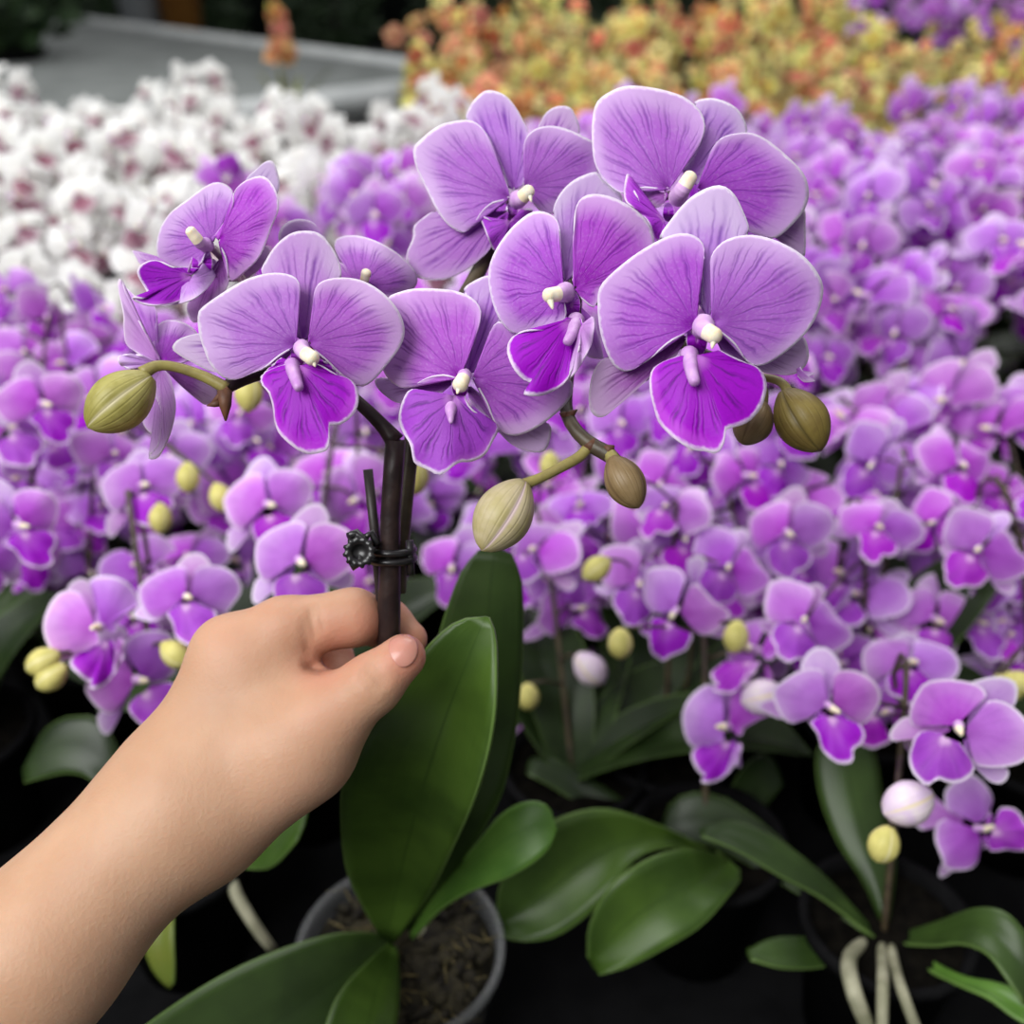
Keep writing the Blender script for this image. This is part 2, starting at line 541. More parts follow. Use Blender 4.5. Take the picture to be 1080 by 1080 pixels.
# ---------------------------------------------------------------- petals
def fan(geo, base, outline, fmap, nu=56, nt=10, off=0.0, tip=0.0, bend=0.0, cup=0.0, side=0.0, rip=0.0, k=4, ph=0.0, mi=0, t0=0.03):
    """a curved petal: rays from its claw to its margin. fmap(x, y, depth) -> point. depth grows away from the viewer"""
    b = np.array(base, float)
    P = catmull(outline, nu)
    D = P - b
    axis = D.mean(axis=0)
    axis /= np.linalg.norm(axis) + 1e-9
    L = np.abs(D @ axis).max() + 1e-9
    nrm_ = np.array([-axis[1], axis[0]])
    rows, vs = [], []
    for j in range(nt + 1):
        tt = t0 + (1 - t0) * (1 - (1 - j / nt) ** 1.35)
        row = []
        for i in range(nu):
            q = D[i] * tt
            s = (q @ axis) / L
            w = (q @ nrm_) / L
            dep = off + tip * s + bend * s * abs(s) + cup * 4 * w * w + side * w
            if rip:
                dep += rip * math.sin(2 * math.pi * k * i / nu + ph) * tt ** 3
            row.append(fmap(b[0] + q[0], b[1] + q[1], dep))
        rows.append(row)
        vs.append(tt)
    geo.grid(rows, nu, nt + 1, vs)


def bud_geo(geo, p0, p1, r, ns=3, n=30, m=16, mi=0):
    """plump bud from stalk end p0 to nose p1 with lobes meeting in seams"""
    p0, p1 = Vector(p0), Vector(p1)
    pts, rad = [], []
    for i in range(m + 1):
        s = i / m
        pts.append(p0.lerp(p1, s))
        rad.append(max(r * (math.sin(math.pi * min(1, (s * 0.97 + 0.03))) ** 0.62) * (1.0 + 0.10 * (s - 0.5)), r * 0.02))
    geo.tube(pts, rad, n, mi, True, bulge=lambda th, s: 1 - 0.09 * (1 - abs(math.sin(th * ns / 2))) ** 5)


# ---------------------------------------------------------------- the held orchid
ROOT_D = 0.55
root_c = at(424, 985, ROOT_D)
POT_BASE = Vector((root_c.x, root_c.y, BZ + 0.001))
orchid = empty('potted_orchid', POT_BASE)
tag(orchid, 'large in-focus lilac orchid in a clear pot, its dark stem pinched by the hand', 'potted orchid')

PK = {}                                     # outlines kept for the field flowers


def main_flower(key, ox, oy, s, d, centre, parts, column=None, callus=None, knob=None):
    f = empty('flower', at(ox + centre[0] / s, oy + centre[1] / s, d), orchid)

    def fm(x, y, dep):
        return at(ox + x / s, oy + y / s, d + dep)
    PK[key] = (s, centre, parts, column, callus, d)
    for nm, fans, mat, kw in parts:
        gg = Geo()
        for i, (b, ol) in enumerate(fans):
            kk = dict(kw)
            if i and 'extra' in kk:
                kk.update(kk['extra'])
            kk.pop('extra', None)
            fan(gg, b, ol, fm, **kk)
        build(nm, gg, M[mat], f, thick=0.0006)
    px = d / 1080 / s
    if column:
        lb = [p_ for p_ in parts if p_[0] == 'lip'][0][1][0][0]
        c0 = column[0]
        mx_, my_ = (c0[0] + lb[0]) / 2, (c0[1] + lb[1]) / 2
        hr = math.hypot(c0[0] - lb[0], c0[1] - lb[1]) / 2
        gg = Geo()
        fan(gg, (mx_, my_), [(mx_ + math.cos(a) * (hr * .6 + .05 * s * 60 / 4), my_ + math.sin(a) * (hr + .12 * s * 4)) for a in np.linspace(0, 2 * math.pi, 15)], fm, nu=32, nt=5, off=0.0022, cup=0.001)
        build('throat', gg, M['lip'], f, thick=0.0006)
        x0_, y0_, r0_, z0_ = column[0]
        x2_, y2_, r2_, z2_ = column[-1]
        column = [(x0_ + (x2_ - x0_) * .28, y0_ + (y2_ - y0_) * .28, r0_ * 1.12, .002)] + [(x, y, r * q_, z * .8) for (x, y, r, z), q_ in zip(column[1:], (.84, .9))]
        pts = [fm(x, y, z) for x, y, r, z in column]
        pts = [Vector(p) for p in catmull([tuple(p) for p in pts], 12)]
        rad = list(np.interp(np.linspace(0, 1, 12), np.linspace(0, 1, len(column)), [c_[2] * px for c_ in column]))
        e_ = (pts[-1] - pts[-2]).normalized()
        rt = rad[-1]
        for q_ in (.35, .62, .82, .95, 1.0):
            pts.append(Vector(pts[11]) + e_ * rt * .8 * q_)
            rad.append(rt * math.sqrt(max(0.0, 1 - q_ * q_)) + 1e-5)
        gg = Geo()
        gg.tube(pts, rad, 16, mids=[0] * 9 + [1] * 8)
        if knob:
            kp = [fm(knob[0], knob[1], knob[3])]
            gg.tube([fm(column[-1][0], column[-1][1], column[-1][3]), fm(knob[0], knob[1], knob[3])], [knob[2] * px * 1.6, knob[2] * px * 0.4], 10, mi=1)
        build('column', gg, [M['column'], M['cream']], f, sub=1)
    if callus:
        callus = [(callus[0][0], callus[0][1], callus[0][2] * 1.25, .001)] + [(x, y, r * .85, z * .8) for x, y, r, z in callus[1:]]
        pts = [fm(x, y, z) for x, y, r, z in callus]
        pts = [Vector(p) for p in catmull([tuple(p) for p in pts], 8)]
        rad = list(np.interp(np.linspace(0, 1, 8), np.linspace(0, 1, len(callus)), [c_[2] * px for c_ in callus]))
        gg = Geo()
        gg.tube(pts, rad, 14)
        build('callus', gg, M['callus'], f, sub=1)
    return f


def pt(tip=0.003, cup=0.003, off=0.0, **k):
    return dict(off=off, tip=tip, cup=cup, bend=0.003, rip=0.0007, **k)


def sep(off=0.009, tip=0.006, cup=0.003, **k):
    return dict(off=off, tip=tip, cup=cup, bend=0.002, **k)


def lp(off=-0.004, tip=-0.010, cup=0.004, bend=0.006, **k):
    return dict(off=off, tip=tip, cup=cup, bend=bend, rip=0.0012, k=5, **k)


# front right flower
main_flower('H', 610, 180, 3.482, 0.330, (460, 570), [
    ('sepal', [((475, 540), [(450, 500), (455, 350), (440, 270), (400, 240), (300, 250), (340, 180), (400, 110), (460, 70), (520, 55), (565, 80), (600, 140), (625, 225), (560, 260), (500, 320), (490, 420), (490, 520)])], 'sepal', sep()),
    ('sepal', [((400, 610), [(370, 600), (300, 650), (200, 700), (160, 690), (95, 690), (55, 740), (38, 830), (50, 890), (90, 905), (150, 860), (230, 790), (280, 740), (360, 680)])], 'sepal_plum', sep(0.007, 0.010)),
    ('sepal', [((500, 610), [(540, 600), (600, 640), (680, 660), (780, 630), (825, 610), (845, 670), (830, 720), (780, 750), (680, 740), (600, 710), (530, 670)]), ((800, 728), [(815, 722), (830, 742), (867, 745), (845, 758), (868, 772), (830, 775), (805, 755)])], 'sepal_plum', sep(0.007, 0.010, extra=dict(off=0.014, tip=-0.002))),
    ('petal', [((430, 570), [(430, 530), (440, 400), (462, 310), (455, 265), (420, 238), (370, 232), (300, 255), (200, 315), (110, 390), (75, 440), (72, 520), (85, 610), (120, 700), (160, 735), (200, 730), (260, 690), (330, 630), (390, 600)])], 'petal', pt()),
    ('petal', [((490, 560), [(490, 510), (500, 400), (485, 330), (510, 280), (560, 248), (640, 238), (730, 260), (820, 310), (880, 380), (898, 440), (880, 520), (840, 590), (780, 650), (710, 700), (660, 717), (620, 700), (580, 640), (520, 590)])], 'petal', pt()),
    ('lip', [((430, 680), [(370, 680), (300, 710), (268, 740), (262, 800), (275, 860), (300, 930), (360, 990), (420, 1025), (460, 1030), (510, 1038), (535, 1000), (543, 950), (560, 945), (620, 925), (670, 870), (690, 800), (680, 750), (650, 720), (580, 690), (520, 660)])], 'lip', lp()),
], column=[(440, 560, 44, 0.001), (465, 585, 40, -0.005), (500, 607, 35, -0.009)], callus=[(405, 665, 30, -0.003), (415, 735, 30, -0.009), (430, 785, 24, -0.014)], knob=(490, 655, 12, -0.008))

# front left flower
main_flower('B', 200, 220, 4.0, 0.338, (470, 570), [
    ('sepal', [((480, 560), [(450, 540), (445, 440), (380, 330), (305, 275), (325, 215), (370, 150), (430, 105), (490, 95), (545, 105), (590, 150), (625, 210), (640, 285), (600, 320), (540, 400), (515, 540)])], 'sepal', sep()),
    ('sepal', [((440, 600), [(300, 560), (150, 520), (60, 525), (9, 533), (-48, 554), (-72, 590), (-40, 620), (9, 647), (107, 690), (250, 680), (400, 640)])], 'sepal', sep(0.006, 0.012)),
    ('sepal', [((500, 600), [(560, 640), (660, 710), (720, 715), (760, 690), (720, 640), (600, 600)])], 'sepal_plum', sep(0.006, 0.012)),
    ('petal', [((450, 575), [(440, 530), (450, 440), (465, 340), (450, 295), (400, 275), (330, 275), (240, 300), (150, 350), (70, 405), (38, 440), (40, 520), (60, 590), (90, 660), (140, 710), (190, 722), (250, 700), (310, 675), (370, 625), (420, 595)])], 'petal', pt()),
    ('petal', [((500, 570), [(515, 545), (530, 480), (527, 390), (535, 330), (580, 300), (660, 293), (740, 310), (820, 360), (880, 430), (907, 510), (890, 580), (840, 650), (780, 720), (730, 750), (690, 735), (640, 700), (590, 650), (530, 600)])], 'petal', pt(0.002)),
    ('lip', [((460, 665), [(420, 655), (370, 670), (310, 700), (303, 740), (335, 780), (355, 850), (360, 900), (380, 950), (430, 1000), (480, 1030), (520, 1035), (575, 1022), (590, 990), (590, 930), (600, 912), (640, 910), (690, 870), (712, 820), (705, 760), (680, 725), (620, 700), (560, 665), (520, 650)]),
             ((430, 640), [(385, 630), (330, 680), (300, 715), (340, 705), (400, 670)]), ((510, 640), [(540, 630), (590, 660), (625, 702), (560, 690), (520, 670)])], 'lip', lp(extra=dict(off=-0.001, tip=-0.002))),
], column=[(455, 570, 34, 0.001), (475, 600, 36, -0.006), (518, 632, 36, -0.010)], callus=[(430, 655, 30, -0.003), (443, 705, 33, -0.009), (464, 765, 25, -0.014)], knob=(530, 668, 12, -0.009))

# small flower peeping out behind it
main_flower('J', 200, 220, 4.0, 0.378, (720, 330), [
    ('sepal', [((700, 330), [(640, 340), (520, 280), (430, 210), (385, 150), (375, 120), (385, 85), (420, 55), (470, 45), (520, 60), (550, 95), (640, 240), (680, 300)])], 'sepal', sep(0.004, 0.004)),
    ('petal', [((715, 335), [(700, 300), (650, 235), (610, 230), (560, 260), (560, 330), (620, 370), (690, 350)])], 'petal', pt()),
    ('petal', [((720, 330), [(690, 290), (640, 220), (612, 165), (625, 128), (680, 115), (750, 125), (830, 160), (900, 210), (955, 275), (950, 330), (890, 366), (820, 372), (760, 350)])], 'petal', pt()),
    ('lip', [((730, 340), [(700, 370), (690, 430), (740, 470), (800, 440), (790, 380)])], 'lip', lp()),
], column=[(728, 330, 20, 0.0), (738, 302, 22, -0.006), (745, 272, 24, -0.009)])

# upper left flower, lip curled up like a scoop
main_flower('A', 100, 150, 4.909, 0.362, (600, 540), [
    ('sepal', [((640, 480), [(620, 470), (680, 380), (780, 200), (830, 150), (880, 105), (920, 100), (945, 150), (955, 240), (900, 330), (760, 420)])], 'sepal', sep(0.005, 0.008)),
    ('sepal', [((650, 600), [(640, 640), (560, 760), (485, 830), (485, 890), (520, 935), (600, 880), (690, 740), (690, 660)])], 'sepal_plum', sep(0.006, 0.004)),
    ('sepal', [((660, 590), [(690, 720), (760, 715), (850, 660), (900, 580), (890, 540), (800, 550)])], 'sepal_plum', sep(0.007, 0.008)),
    ('sepal', [((420, 620), [(300, 625), (245, 600), (215, 570), (195, 562), (215, 600), (245, 635), (350, 650)])], 'sepal', sep(0.010, 0.006)),
    ('petal', [((610, 520), [(600, 480), (630, 430), (680, 370), (715, 300), (710, 250), (670, 218), (620, 212), (560, 240), (480, 300), (400, 360), (350, 430), (325, 510), (325, 580), (345, 620), (400, 640), (470, 650), (540, 640), (560, 600), (575, 560)])], 'petal', pt()),
    ('petal', [((640, 510), [(620, 485), (640, 460), (700, 370), (720, 310), (720, 260), (760, 215), (820, 185), (870, 178), (910, 205), (945, 270), (952, 350), (920, 430), (890, 510), (850, 600), (780, 670), (730, 712), (697, 715), (690, 660), (680, 600), (655, 550)])], 'petal', pt(-0.002)),
    ('lip', [((500, 690), [(540, 655), (460, 650), (400, 645), (330, 615), (270, 620), (225, 650), (222, 690), (250, 740), (272, 785), (250, 812), (190, 803), (215, 828), (300, 848), (400, 835), (465, 805), (485, 740)])], 'lip', dict(off=-0.006, tip=-0.006, cup=0.0, bend=0.0, rip=0.0006, k=5)),
    ('lip_underside', [((490, 720), [(510, 690), (545, 655), (570, 620), (610, 605), (640, 630), (620, 700), (570, 770), (500, 818), (400, 844), (320, 846), (400, 835), (455, 805), (475, 750)])], 'petal_back', dict(off=-0.008, tip=-0.004, cup=0.002, bend=0.0)),
], column=[(610, 560, 36, 0.0), (545, 520, 40, -0.008), (497, 462, 32, -0.012)], callus=[(480, 700, 12, -0.010), (490, 650, 9, -0.012), (504, 602, 4, -0.013)])

# left flower seen from the side
main_flower('C', 80, 280, 4.909, 0.366, (440, 510), [
    ('sepal', [((430, 490), [(410, 420), (360, 350), (300, 230), (250, 115), (290, 140), (340, 190), (400, 200), (420, 260), (412, 330), (428, 420)])], 'sepal', sep(0.003, 0.008)),
    ('sepal', [((440, 540), [(400, 550), (360, 590), (400, 660), (440, 740), (445, 830), (430, 930), (400, 970), (375, 990), (390, 1005), (430, 990), (470, 920), (500, 840), (518, 740), (510, 660), (490, 580), (465, 545)]), ((430, 640), [(380, 780), (350, 810), (380, 860), (440, 885), (445, 800)])], 'petal_back', sep(-0.002, 0.002, 0.010, extra=dict(off=0.004))),
    ('sepal', [((460, 540), [(480, 500), (560, 510), (640, 540), (720, 590), (735, 660), (720, 700), (670, 720), (610, 680), (540, 620)])], 'sepal_plum', sep(0.002, 0.010)),
    ('petal', [((435, 500), [(437, 488), (400, 415), (340, 310), (285, 205), (250, 120), (234, 68), (219, 82), (225, 150), (245, 250), (250, 330), (265, 410), (330, 460), (390, 492)])], 'petal_back', pt(-0.010, 0.012)),
    ('petal', [((440, 500), [(430, 470), (400, 400), (420, 320), (460, 290), (520, 288), (580, 310), (630, 355), (640, 420), (600, 480), (520, 520)])], 'petal', pt(0.012)),
    ('lip', [((420, 510), [(380, 488), (330, 465), (270, 460), (225, 470), (218, 490), (240, 520), (290, 537), (350, 532)])], 'petal_back', lp()),
])

# centre flower
main_flower('D', 390, 290, 4.696, 0.350, (470, 510), [
    ('sepal', [((490, 490), [(465, 470), (480, 350), (540, 270), (545, 200), (510, 120), (465, 75), (510, 35), (580, 5), (640, 10), (690, 60), (680, 140), (640, 230), (600, 280), (570, 390), (520, 480)])], 'sepal', sep()),
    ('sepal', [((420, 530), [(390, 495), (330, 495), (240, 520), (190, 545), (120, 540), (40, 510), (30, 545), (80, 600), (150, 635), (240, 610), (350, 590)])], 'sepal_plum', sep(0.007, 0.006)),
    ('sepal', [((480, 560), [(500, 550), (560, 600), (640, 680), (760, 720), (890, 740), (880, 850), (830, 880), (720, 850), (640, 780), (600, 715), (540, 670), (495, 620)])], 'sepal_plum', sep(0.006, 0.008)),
    ('petal', [((450, 510), [(430, 480), (470, 380), (530, 280), (550, 210), (545, 160), (500, 110), (420, 80), (330, 70), (230, 68), (150, 85), (90, 115), (60, 200), (50, 300), (50, 420), (90, 510), (150, 555), (200, 555), (280, 510), (360, 495), (420, 510)])], 'petal', pt()),
    ('petal', [((510, 510), [(530, 470), (580, 390), (600, 280), (630, 235), (670, 240), (740, 300), (850, 420), (950, 480), (1000, 530), (1000, 590), (960, 650), (880, 720), (800, 770), (720, 795), (650, 775), (612, 710), (590, 650), (540, 560)])], 'petal', pt(0.004)),
    ('lip', [((420, 600), [(380, 590), (300, 580), (240, 570), (205, 568), (180, 590), (155, 650), (145, 720), (170, 790), (200, 840), (215, 920), (240, 945), (290, 965), (330, 988), (370, 980), (440, 930), (500, 925), (570, 890), (610, 820), (636, 770), (625, 735), (580, 715), (520, 680), (485, 640), (470, 600)])], 'lip', lp()),
], column=[(475, 480, 34, 0.0), (465, 510, 38, -0.006), (448, 545, 45, -0.009)], callus=[(405, 630, 38, -0.003), (400, 680, 38, -0.009), (402, 735, 12, -0.012)], knob=(432, 590, 15, -0.009))

# upper middle flower
main_flower('E', 420, 80, 4.5, 0.380, (560, 580), [
    ('sepal', [((550, 540), [(520, 530), (480, 400), (430, 290), (370, 230), (320, 205), (350, 130), (400, 80), (440, 70), (500, 90), (550, 140), (590, 210), (615, 270), (600, 330), (605, 420), (595, 510), (575, 530)])], 'sepal', sep()),
    ('sepal', [((510, 620), [(440, 620), (380, 660), (310, 730), (230, 690), (170, 645), (100, 690), (72, 720), (70, 770), (45, 830), (40, 890), (80, 950), (140, 970), (220, 968), (310, 930), (390, 870), (440, 815), (490, 700)])], 'sepal', sep(0.005, 0.006)),
    ('sepal', [((640, 500), [(665, 240), (700, 180), (750, 148), (810, 150), (840, 190), (860, 270), (800, 400), (700, 480)])], 'sepal', sep(0.007, 0.010)),
    ('petal', [((530, 580), [(520, 530), (480, 430), (440, 320), (400, 250), (350, 215), (280, 215), (190, 240), (100, 310), (72, 350), (85, 430), (130, 530), (180, 630), (230, 700), (290, 740), (320, 740), (360, 700), (390, 650), (440, 605), (500, 590)])], 'petal', pt()),
    ('petal', [((600, 530), [(600, 490), (610, 420), (595, 350), (610, 290), (660, 250), (730, 240), (800, 255), (870, 285), (930, 320), (960, 380), (950, 450), (900, 520), (820, 600), (750, 650), (690, 650), (645, 610)])], 'petal', pt(0.006)),
    ('lip', [((530, 690), [(510, 700), (450, 690), (385, 665), (400, 700), (430, 780), (460, 830), (490, 790), (520, 740), (600, 690), (640, 640), (590, 630)]),
             ((525, 640), [(400, 650), (450, 608), (505, 598), (515, 690), (450, 690)])], 'lip', lp(-0.003, -0.006, extra=dict(off=0.0, tip=0.0))),
], column=[(545, 605, 40, 0.0), (583, 582, 45, -0.006), (620, 546, 34, -0.010)], knob=(632, 600, 12, -0.009))

# middle flower turned to the left
main_flower('F', 500, 170, 4.155, 0.344, (420, 580), [
    ('sepal', [((400, 530), [(380, 500), (375, 400), (375, 300), (350, 240), (350, 200), (380, 140), (430, 90), (490, 60), (540, 50), (560, 80), (610, 120), (645, 150), (640, 200), (560, 260), (480, 400), (440, 500)])], 'sepal', sep(0.005, 0.026, 0.003)),
    ('sepal', [((380, 590), [(360, 650), (260, 715), (190, 735), (190, 670), (290, 590)])], 'sepal_plum', sep()),
    ('sepal', [((470, 640), [(530, 700), (562, 835), (560, 865), (510, 860), (490, 840), (480, 760)])], 'petal', sep(0.003, 0.004)),
    ('petal', [((390, 560), [(385, 530), (370, 450), (370, 370), (375, 300), (360, 255), (320, 228), (270, 222), (220, 245), (150, 310), (90, 400), (65, 480), (70, 570), (100, 670), (150, 740), (190, 755), (250, 740), (310, 730), (370, 720), (402, 680), (395, 620)])], 'petal', pt(0.002)),
    ('petal', [((440, 560), [(430, 520), (440, 440), (435, 350), (440, 260), (450, 190), (490, 152), (550, 147), (620, 165), (700, 210), (760, 270), (790, 350), (780, 420), (700, 460), (620, 520), (560, 560), (540, 620), (520, 640), (470, 600)])], 'petal', pt(0.006)),
    ('lip', [((430, 690), [(405, 685), (360, 720), (300, 740), (220, 745), (170, 770), (147, 810), (150, 860), (180, 920), (220, 960), (258, 975), (245, 1000), (213, 1020), (270, 1030), (330, 1015), (400, 970), (440, 890), (470, 800), (482, 740), (470, 690)])], 'lip', lp(-0.004, -0.012)),
    ('lip_underside', [((470, 720), [(495, 705), (520, 683), (527, 730), (510, 810), (480, 870), (440, 930), (400, 970), (440, 890), (466, 800)])], 'petal_back', lp(-0.008, -0.005)),
], column=[(425, 572, 44, 0.0), (380, 580, 42, -0.007), (327, 588, 36, -0.011)], callus=[(450, 690, 34, -0.003), (430, 755, 32, -0.010), (404, 800, 26, -0.014)], knob=(345, 650, 16, -0.010))

# top right flower
main_flower('G', 600, 80, 4.0, 0.366, (430, 490), [
    ('sepal', [((500, 440), [(480, 400), (540, 320), (575, 230), (555, 160), (530, 115), (570, 98), (620, 98), (680, 120), (725, 160), (750, 240), (680, 280), (610, 340), (570, 420), (540, 460)])], 'sepal', sep()),
    ('sepal', [((420, 500), [(300, 465), (290, 500), (330, 540), (370, 555), (400, 535), (405, 480)])], 'sepal_plum', sep(0.001, 0.003)),
    ('sepal', [((700, 560), [(850, 690), (930, 640), (990, 565), (997, 640), (997, 740), (985, 760), (930, 720)])], 'sepal_plum', sep(0.008, 0.006)),
    ('petal', [((420, 480), [(440, 450), (490, 380), (550, 290), (572, 220), (560, 160), (500, 100), (430, 70), (340, 50), (250, 43), (180, 65), (120, 110), (100, 180), (98, 280), (110, 370), (150, 440), (200, 485), (240, 495), (300, 470), (370, 475)])], 'petal', pt(0.002)),
    ('petal', [((540, 480), [(555, 460), (590, 380), (600, 320), (640, 265), (700, 245), (770, 243), (840, 275), (920, 340), (980, 400), (1005, 450), (1010, 510), (990, 570), (940, 630), (890, 675), (860, 685), (800, 670), (750, 650), (650, 560), (580, 500)])], 'petal', pt()),
    ('lip', [((400, 605), [(350, 560), (310, 540), (270, 480), (252, 418), (240, 428), (235, 520), (280, 560), (330, 610), (370, 690), (390, 680), (410, 640)]),
             ((430, 610), [(395, 690), (420, 760), (480, 780), (520, 700), (480, 600)])], 'lip', lp(-0.004, -0.003)),
], column=[(440, 545, 38, 0.0), (478, 482, 42, -0.006), (512, 427, 34, -0.009)])


def stem_tube(pts, name, mat, parent, n=10, steps=26):
    """pts: (px, py, depth, radius in px)"""
    P = [tuple(at(x, y, d)) + (r * d / 1080,) for x, y, d, r in pts]
    Q = catmull(P, steps)
    gg = Geo()
    gg.tube([q[:3] for q in Q], [float(q[3]) for q in Q], n)
    return build(name, gg, mat, parent)


# flower spikes, stake, clip
stem_tube([(424, 985, .562, 13), (420, 880, .525, 13), (417, 790, .475, 13), (415, 735, .43, 13), (411, 695, .388, 12.5), (410, 670, .378, 12.5), (411, 600, .372, 11.5), (412, 540, .368, 10.5), (416, 485, .364, 11), (417, 464, .363, 11)], 'flower_spike', M['stem'], orchid)
stem_tube([(417, 466, .3635, 11), (404, 450, .363, 8), (384, 430, .362, 7), (350, 402, .362, 6), (310, 388, .360, 6), (270, 396, .356, 6.5), (246, 404, .352, 8), (237, 412, .350, 6)], 'spike_branch', M['stem'], orchid)
stem_tube([(420, 625, .381, 8), (425, 560, .379, 8), (432, 490, .377, 8), (440, 430, .378, 8), (470, 350, .384, 7.5), (503, 290, .394, 8), (520, 262, .396, 8), (560, 258, .392, 7), (605, 300, .385, 7), (600, 380, .380, 7), (597, 430, .366, 7), (606, 452, .360, 7.5), (622, 468, .357, 8), (640, 478, .355, 9), (651, 487, .354, 7)], 'spike_branch', M['stem_green'], orchid, steps=60)
stem_tube([(605, 300, .385, 6), (680, 345, .380, 6), (760, 380, .372, 5), (800, 400, .368, 5)], 'spike_branch', M['stem_green'], orchid)
g = Geo()
g.tube([at(388, 495, .372), at(395, 560, .374), at(402, 640, .378), at(410, 740, .442), at(418, 960, .55)], [5.2 * .374 / 1080] * 5, 8)
build('support_stake', g, M['stake'], orchid)
# bracts at the nodes
for (x0, y0, x1, y1, d, r) in ((237, 412, 238, 444, .349, 8), (242, 410, 222, 426, .349, 5), (232, 425, 218, 428, .349, 4), (598, 440, 609, 432, .362, 5), (597, 438, 590, 436, .362, 4), (640, 476, 648, 470, .354, 7), (621, 466, 630, 478, .356, 8)):
    g = Geo()
    a, b = at(x0, y0, d), at(x1, y1, d)
    g.tube([a, a.lerp(b, .5), b], [r * d / 1080, r * .8 * d / 1080, r * .12 * d / 1080], 10)
    build('bract', g, M['bract'], orchid)


def main_bud(p0, p1, d, r, mat, ped, roll=0.0):
    b = empty('bud', at(p0[0], p0[1], d), orchid)
    gg = Geo()
    a0, a1 = at(p0[0], p0[1], d), at(p1[0], p1[1], d - 0.004)
    bud_geo(gg, (0, 0, 0), (0, 0, (a1 - a0).length), r * d / 1080, n=42, m=22)
    q = (a1 - a0).to_track_quat('Z', 'Y')
    s0 = Vector((0, 0, 1)).orthogonal().normalized()
    tc = (CAM - a0).normalized()
    best = max((k_ * .05 for k_ in range(126)), key=lambda w: (q @ (Quaternion((0, 0, 1), w) @ s0)).dot(tc))
    q = q @ Quaternion((0, 0, 1), best + roll)
    gg.v = [tuple(a0 + q @ Vector(v)) for v in gg.v]
    build('bud_scales', gg, M[mat], b)
    if ped:
        P = [tuple(at(x, y, dd)) + (rr * dd / 1080,) for x, y, dd, rr in ped]
        Q = catmull(P, 18)
        gg = Geo()
        gg.tube([q_[:3] for q_ in Q], [float(q_[3]) for q_ in Q], 10)
        build('pedicel', gg, M['pedicel'], b)
    return b


main_bud((160, 397), (92, 451), .344, 30, 'bud', [(240, 410, .350, 7), (215, 397, .349, 6), (185, 387, .347, 5.5), (165, 386, .345, 6), (150, 394, .344, 8)], 0.15)
main_bud((553, 508), (508, 581), .350, 30.5, 'bud_pink', [(623, 469, .357, 6), (612, 481, .356, 6), (597, 490, .354, 6), (572, 503, .352, 5.5), (548, 513, .350, 7)], -0.25)
main_bud((645, 482), (674, 536), .352, 21, 'bud_brown', [(640, 474, .355, 6), (646, 484, .353, 8), (650, 492, .352, 8)], 0.9)
main_bud((826, 412), (866, 476), .355, 28, 'bud_olive', [(795, 398, .367, 4), (812, 399, .362, 4.5), (826, 405, .357, 5), (834, 420, .355, 6)], 0.2)
main_bud((806, 425), (782, 468), .362, 21, 'bud_brown', [(795, 398, .367, 4), (806, 412, .363, 4), (804, 428, .362, 6)], 0.2)

# pedicels behind the flowers
for (x0, y0, d0, x1, y1, d1) in ((330, 390, .361, 318, 365, .342), (350, 402, .362, 378, 300, .381), (300, 388, .360, 225, 262, .366), (285, 392, .358, 172, 384, .368), (450, 410, .380, 490, 400, .353), (520, 262, .396, 545, 210, .384), (570, 262, .392, 600, 310, .347), (590, 285, .388, 708, 205, .370), (680, 345, .380, 742, 345, .334)):
    a, b = at(x0, y0, d0), at(x1, y1, d1 + .009)
    m_ = a.lerp(b, .5) + Vector((0, 0.006, 0.004))
    Q = catmull([a, m_, b], 8)
    g = Geo()
    g.tube([tuple(q) for q in Q], 0.0016, 8)
    build('pedicel', g, M['pedicel_lilac'], orchid)

# clip
clip = empty('stem_clip', at(380, 582, .366), orchid)
g = Geo()
cc = at(379, 582, .362)
rr_ = 16 * .362 / 1080
fwd_ = (cc - CAM).normalized()
sx = RT
sy = fwd_.cross(RT).normalized()
rows = []
for dz, k in ((0.004, .0), (0.004, 1.0), (-0.003, 1.0), (-0.003, .55), (-0.001, .5), (-0.001, 0.0)):
    row = []
    for i in range(48):
        th = 2 * math.pi * i / 48
        rad = rr_ * k * (1.0 + (0.10 if (i // 2) % 2 else -0.05) * (1 if k == 1.0 else 0))
        row.append(cc + sx * math.cos(th) * rad + sy * math.sin(th) * rad + fwd_ * dz)
    rows.append(row)
g.grid(rows, 48, 6, [0, .2, .4, .6, .8, 1], True)
build('toothed_wheel', g, M['clip'], clip)
g = Geo()
ax = (at(413, 540, .368) - at(411, 620, .373)).normalized()
c0 = at(413, 584, .374)
e1 = RT
e2 = ax.cross(e1).normalized()
for k, (ra, rb, dz) in enumerate(((23, 22, 0.0016), (24, 23, -0.0016))):
    ring = [c0 + e1 * math.cos(th) * ra * .374 / 1080 + e2 * math.sin(th) * rb * .374 / 1080 + ax * dz for th in np.linspace(0, 2 * math.pi, 33)]
    g.tube(ring, 0.0014, 8)
g.tube([at(432, 570, .37), at(433, 606, .372)], [0.0014, 0.0016], 8)
g.tube([at(384, 568, .366), at(392, 562, .368), at(398, 575, .366)], 0.0015, 8)
build('clip_ring', g, M['clip'], clip)
g = Geo()
g.tube([at(368, 566, .364), at(376, 562, .366), at(384, 569, .364), at(380, 592, .362), at(370, 598, .361)], 0.0017, 8)
build('clip_lever', g, M['clip'], clip)

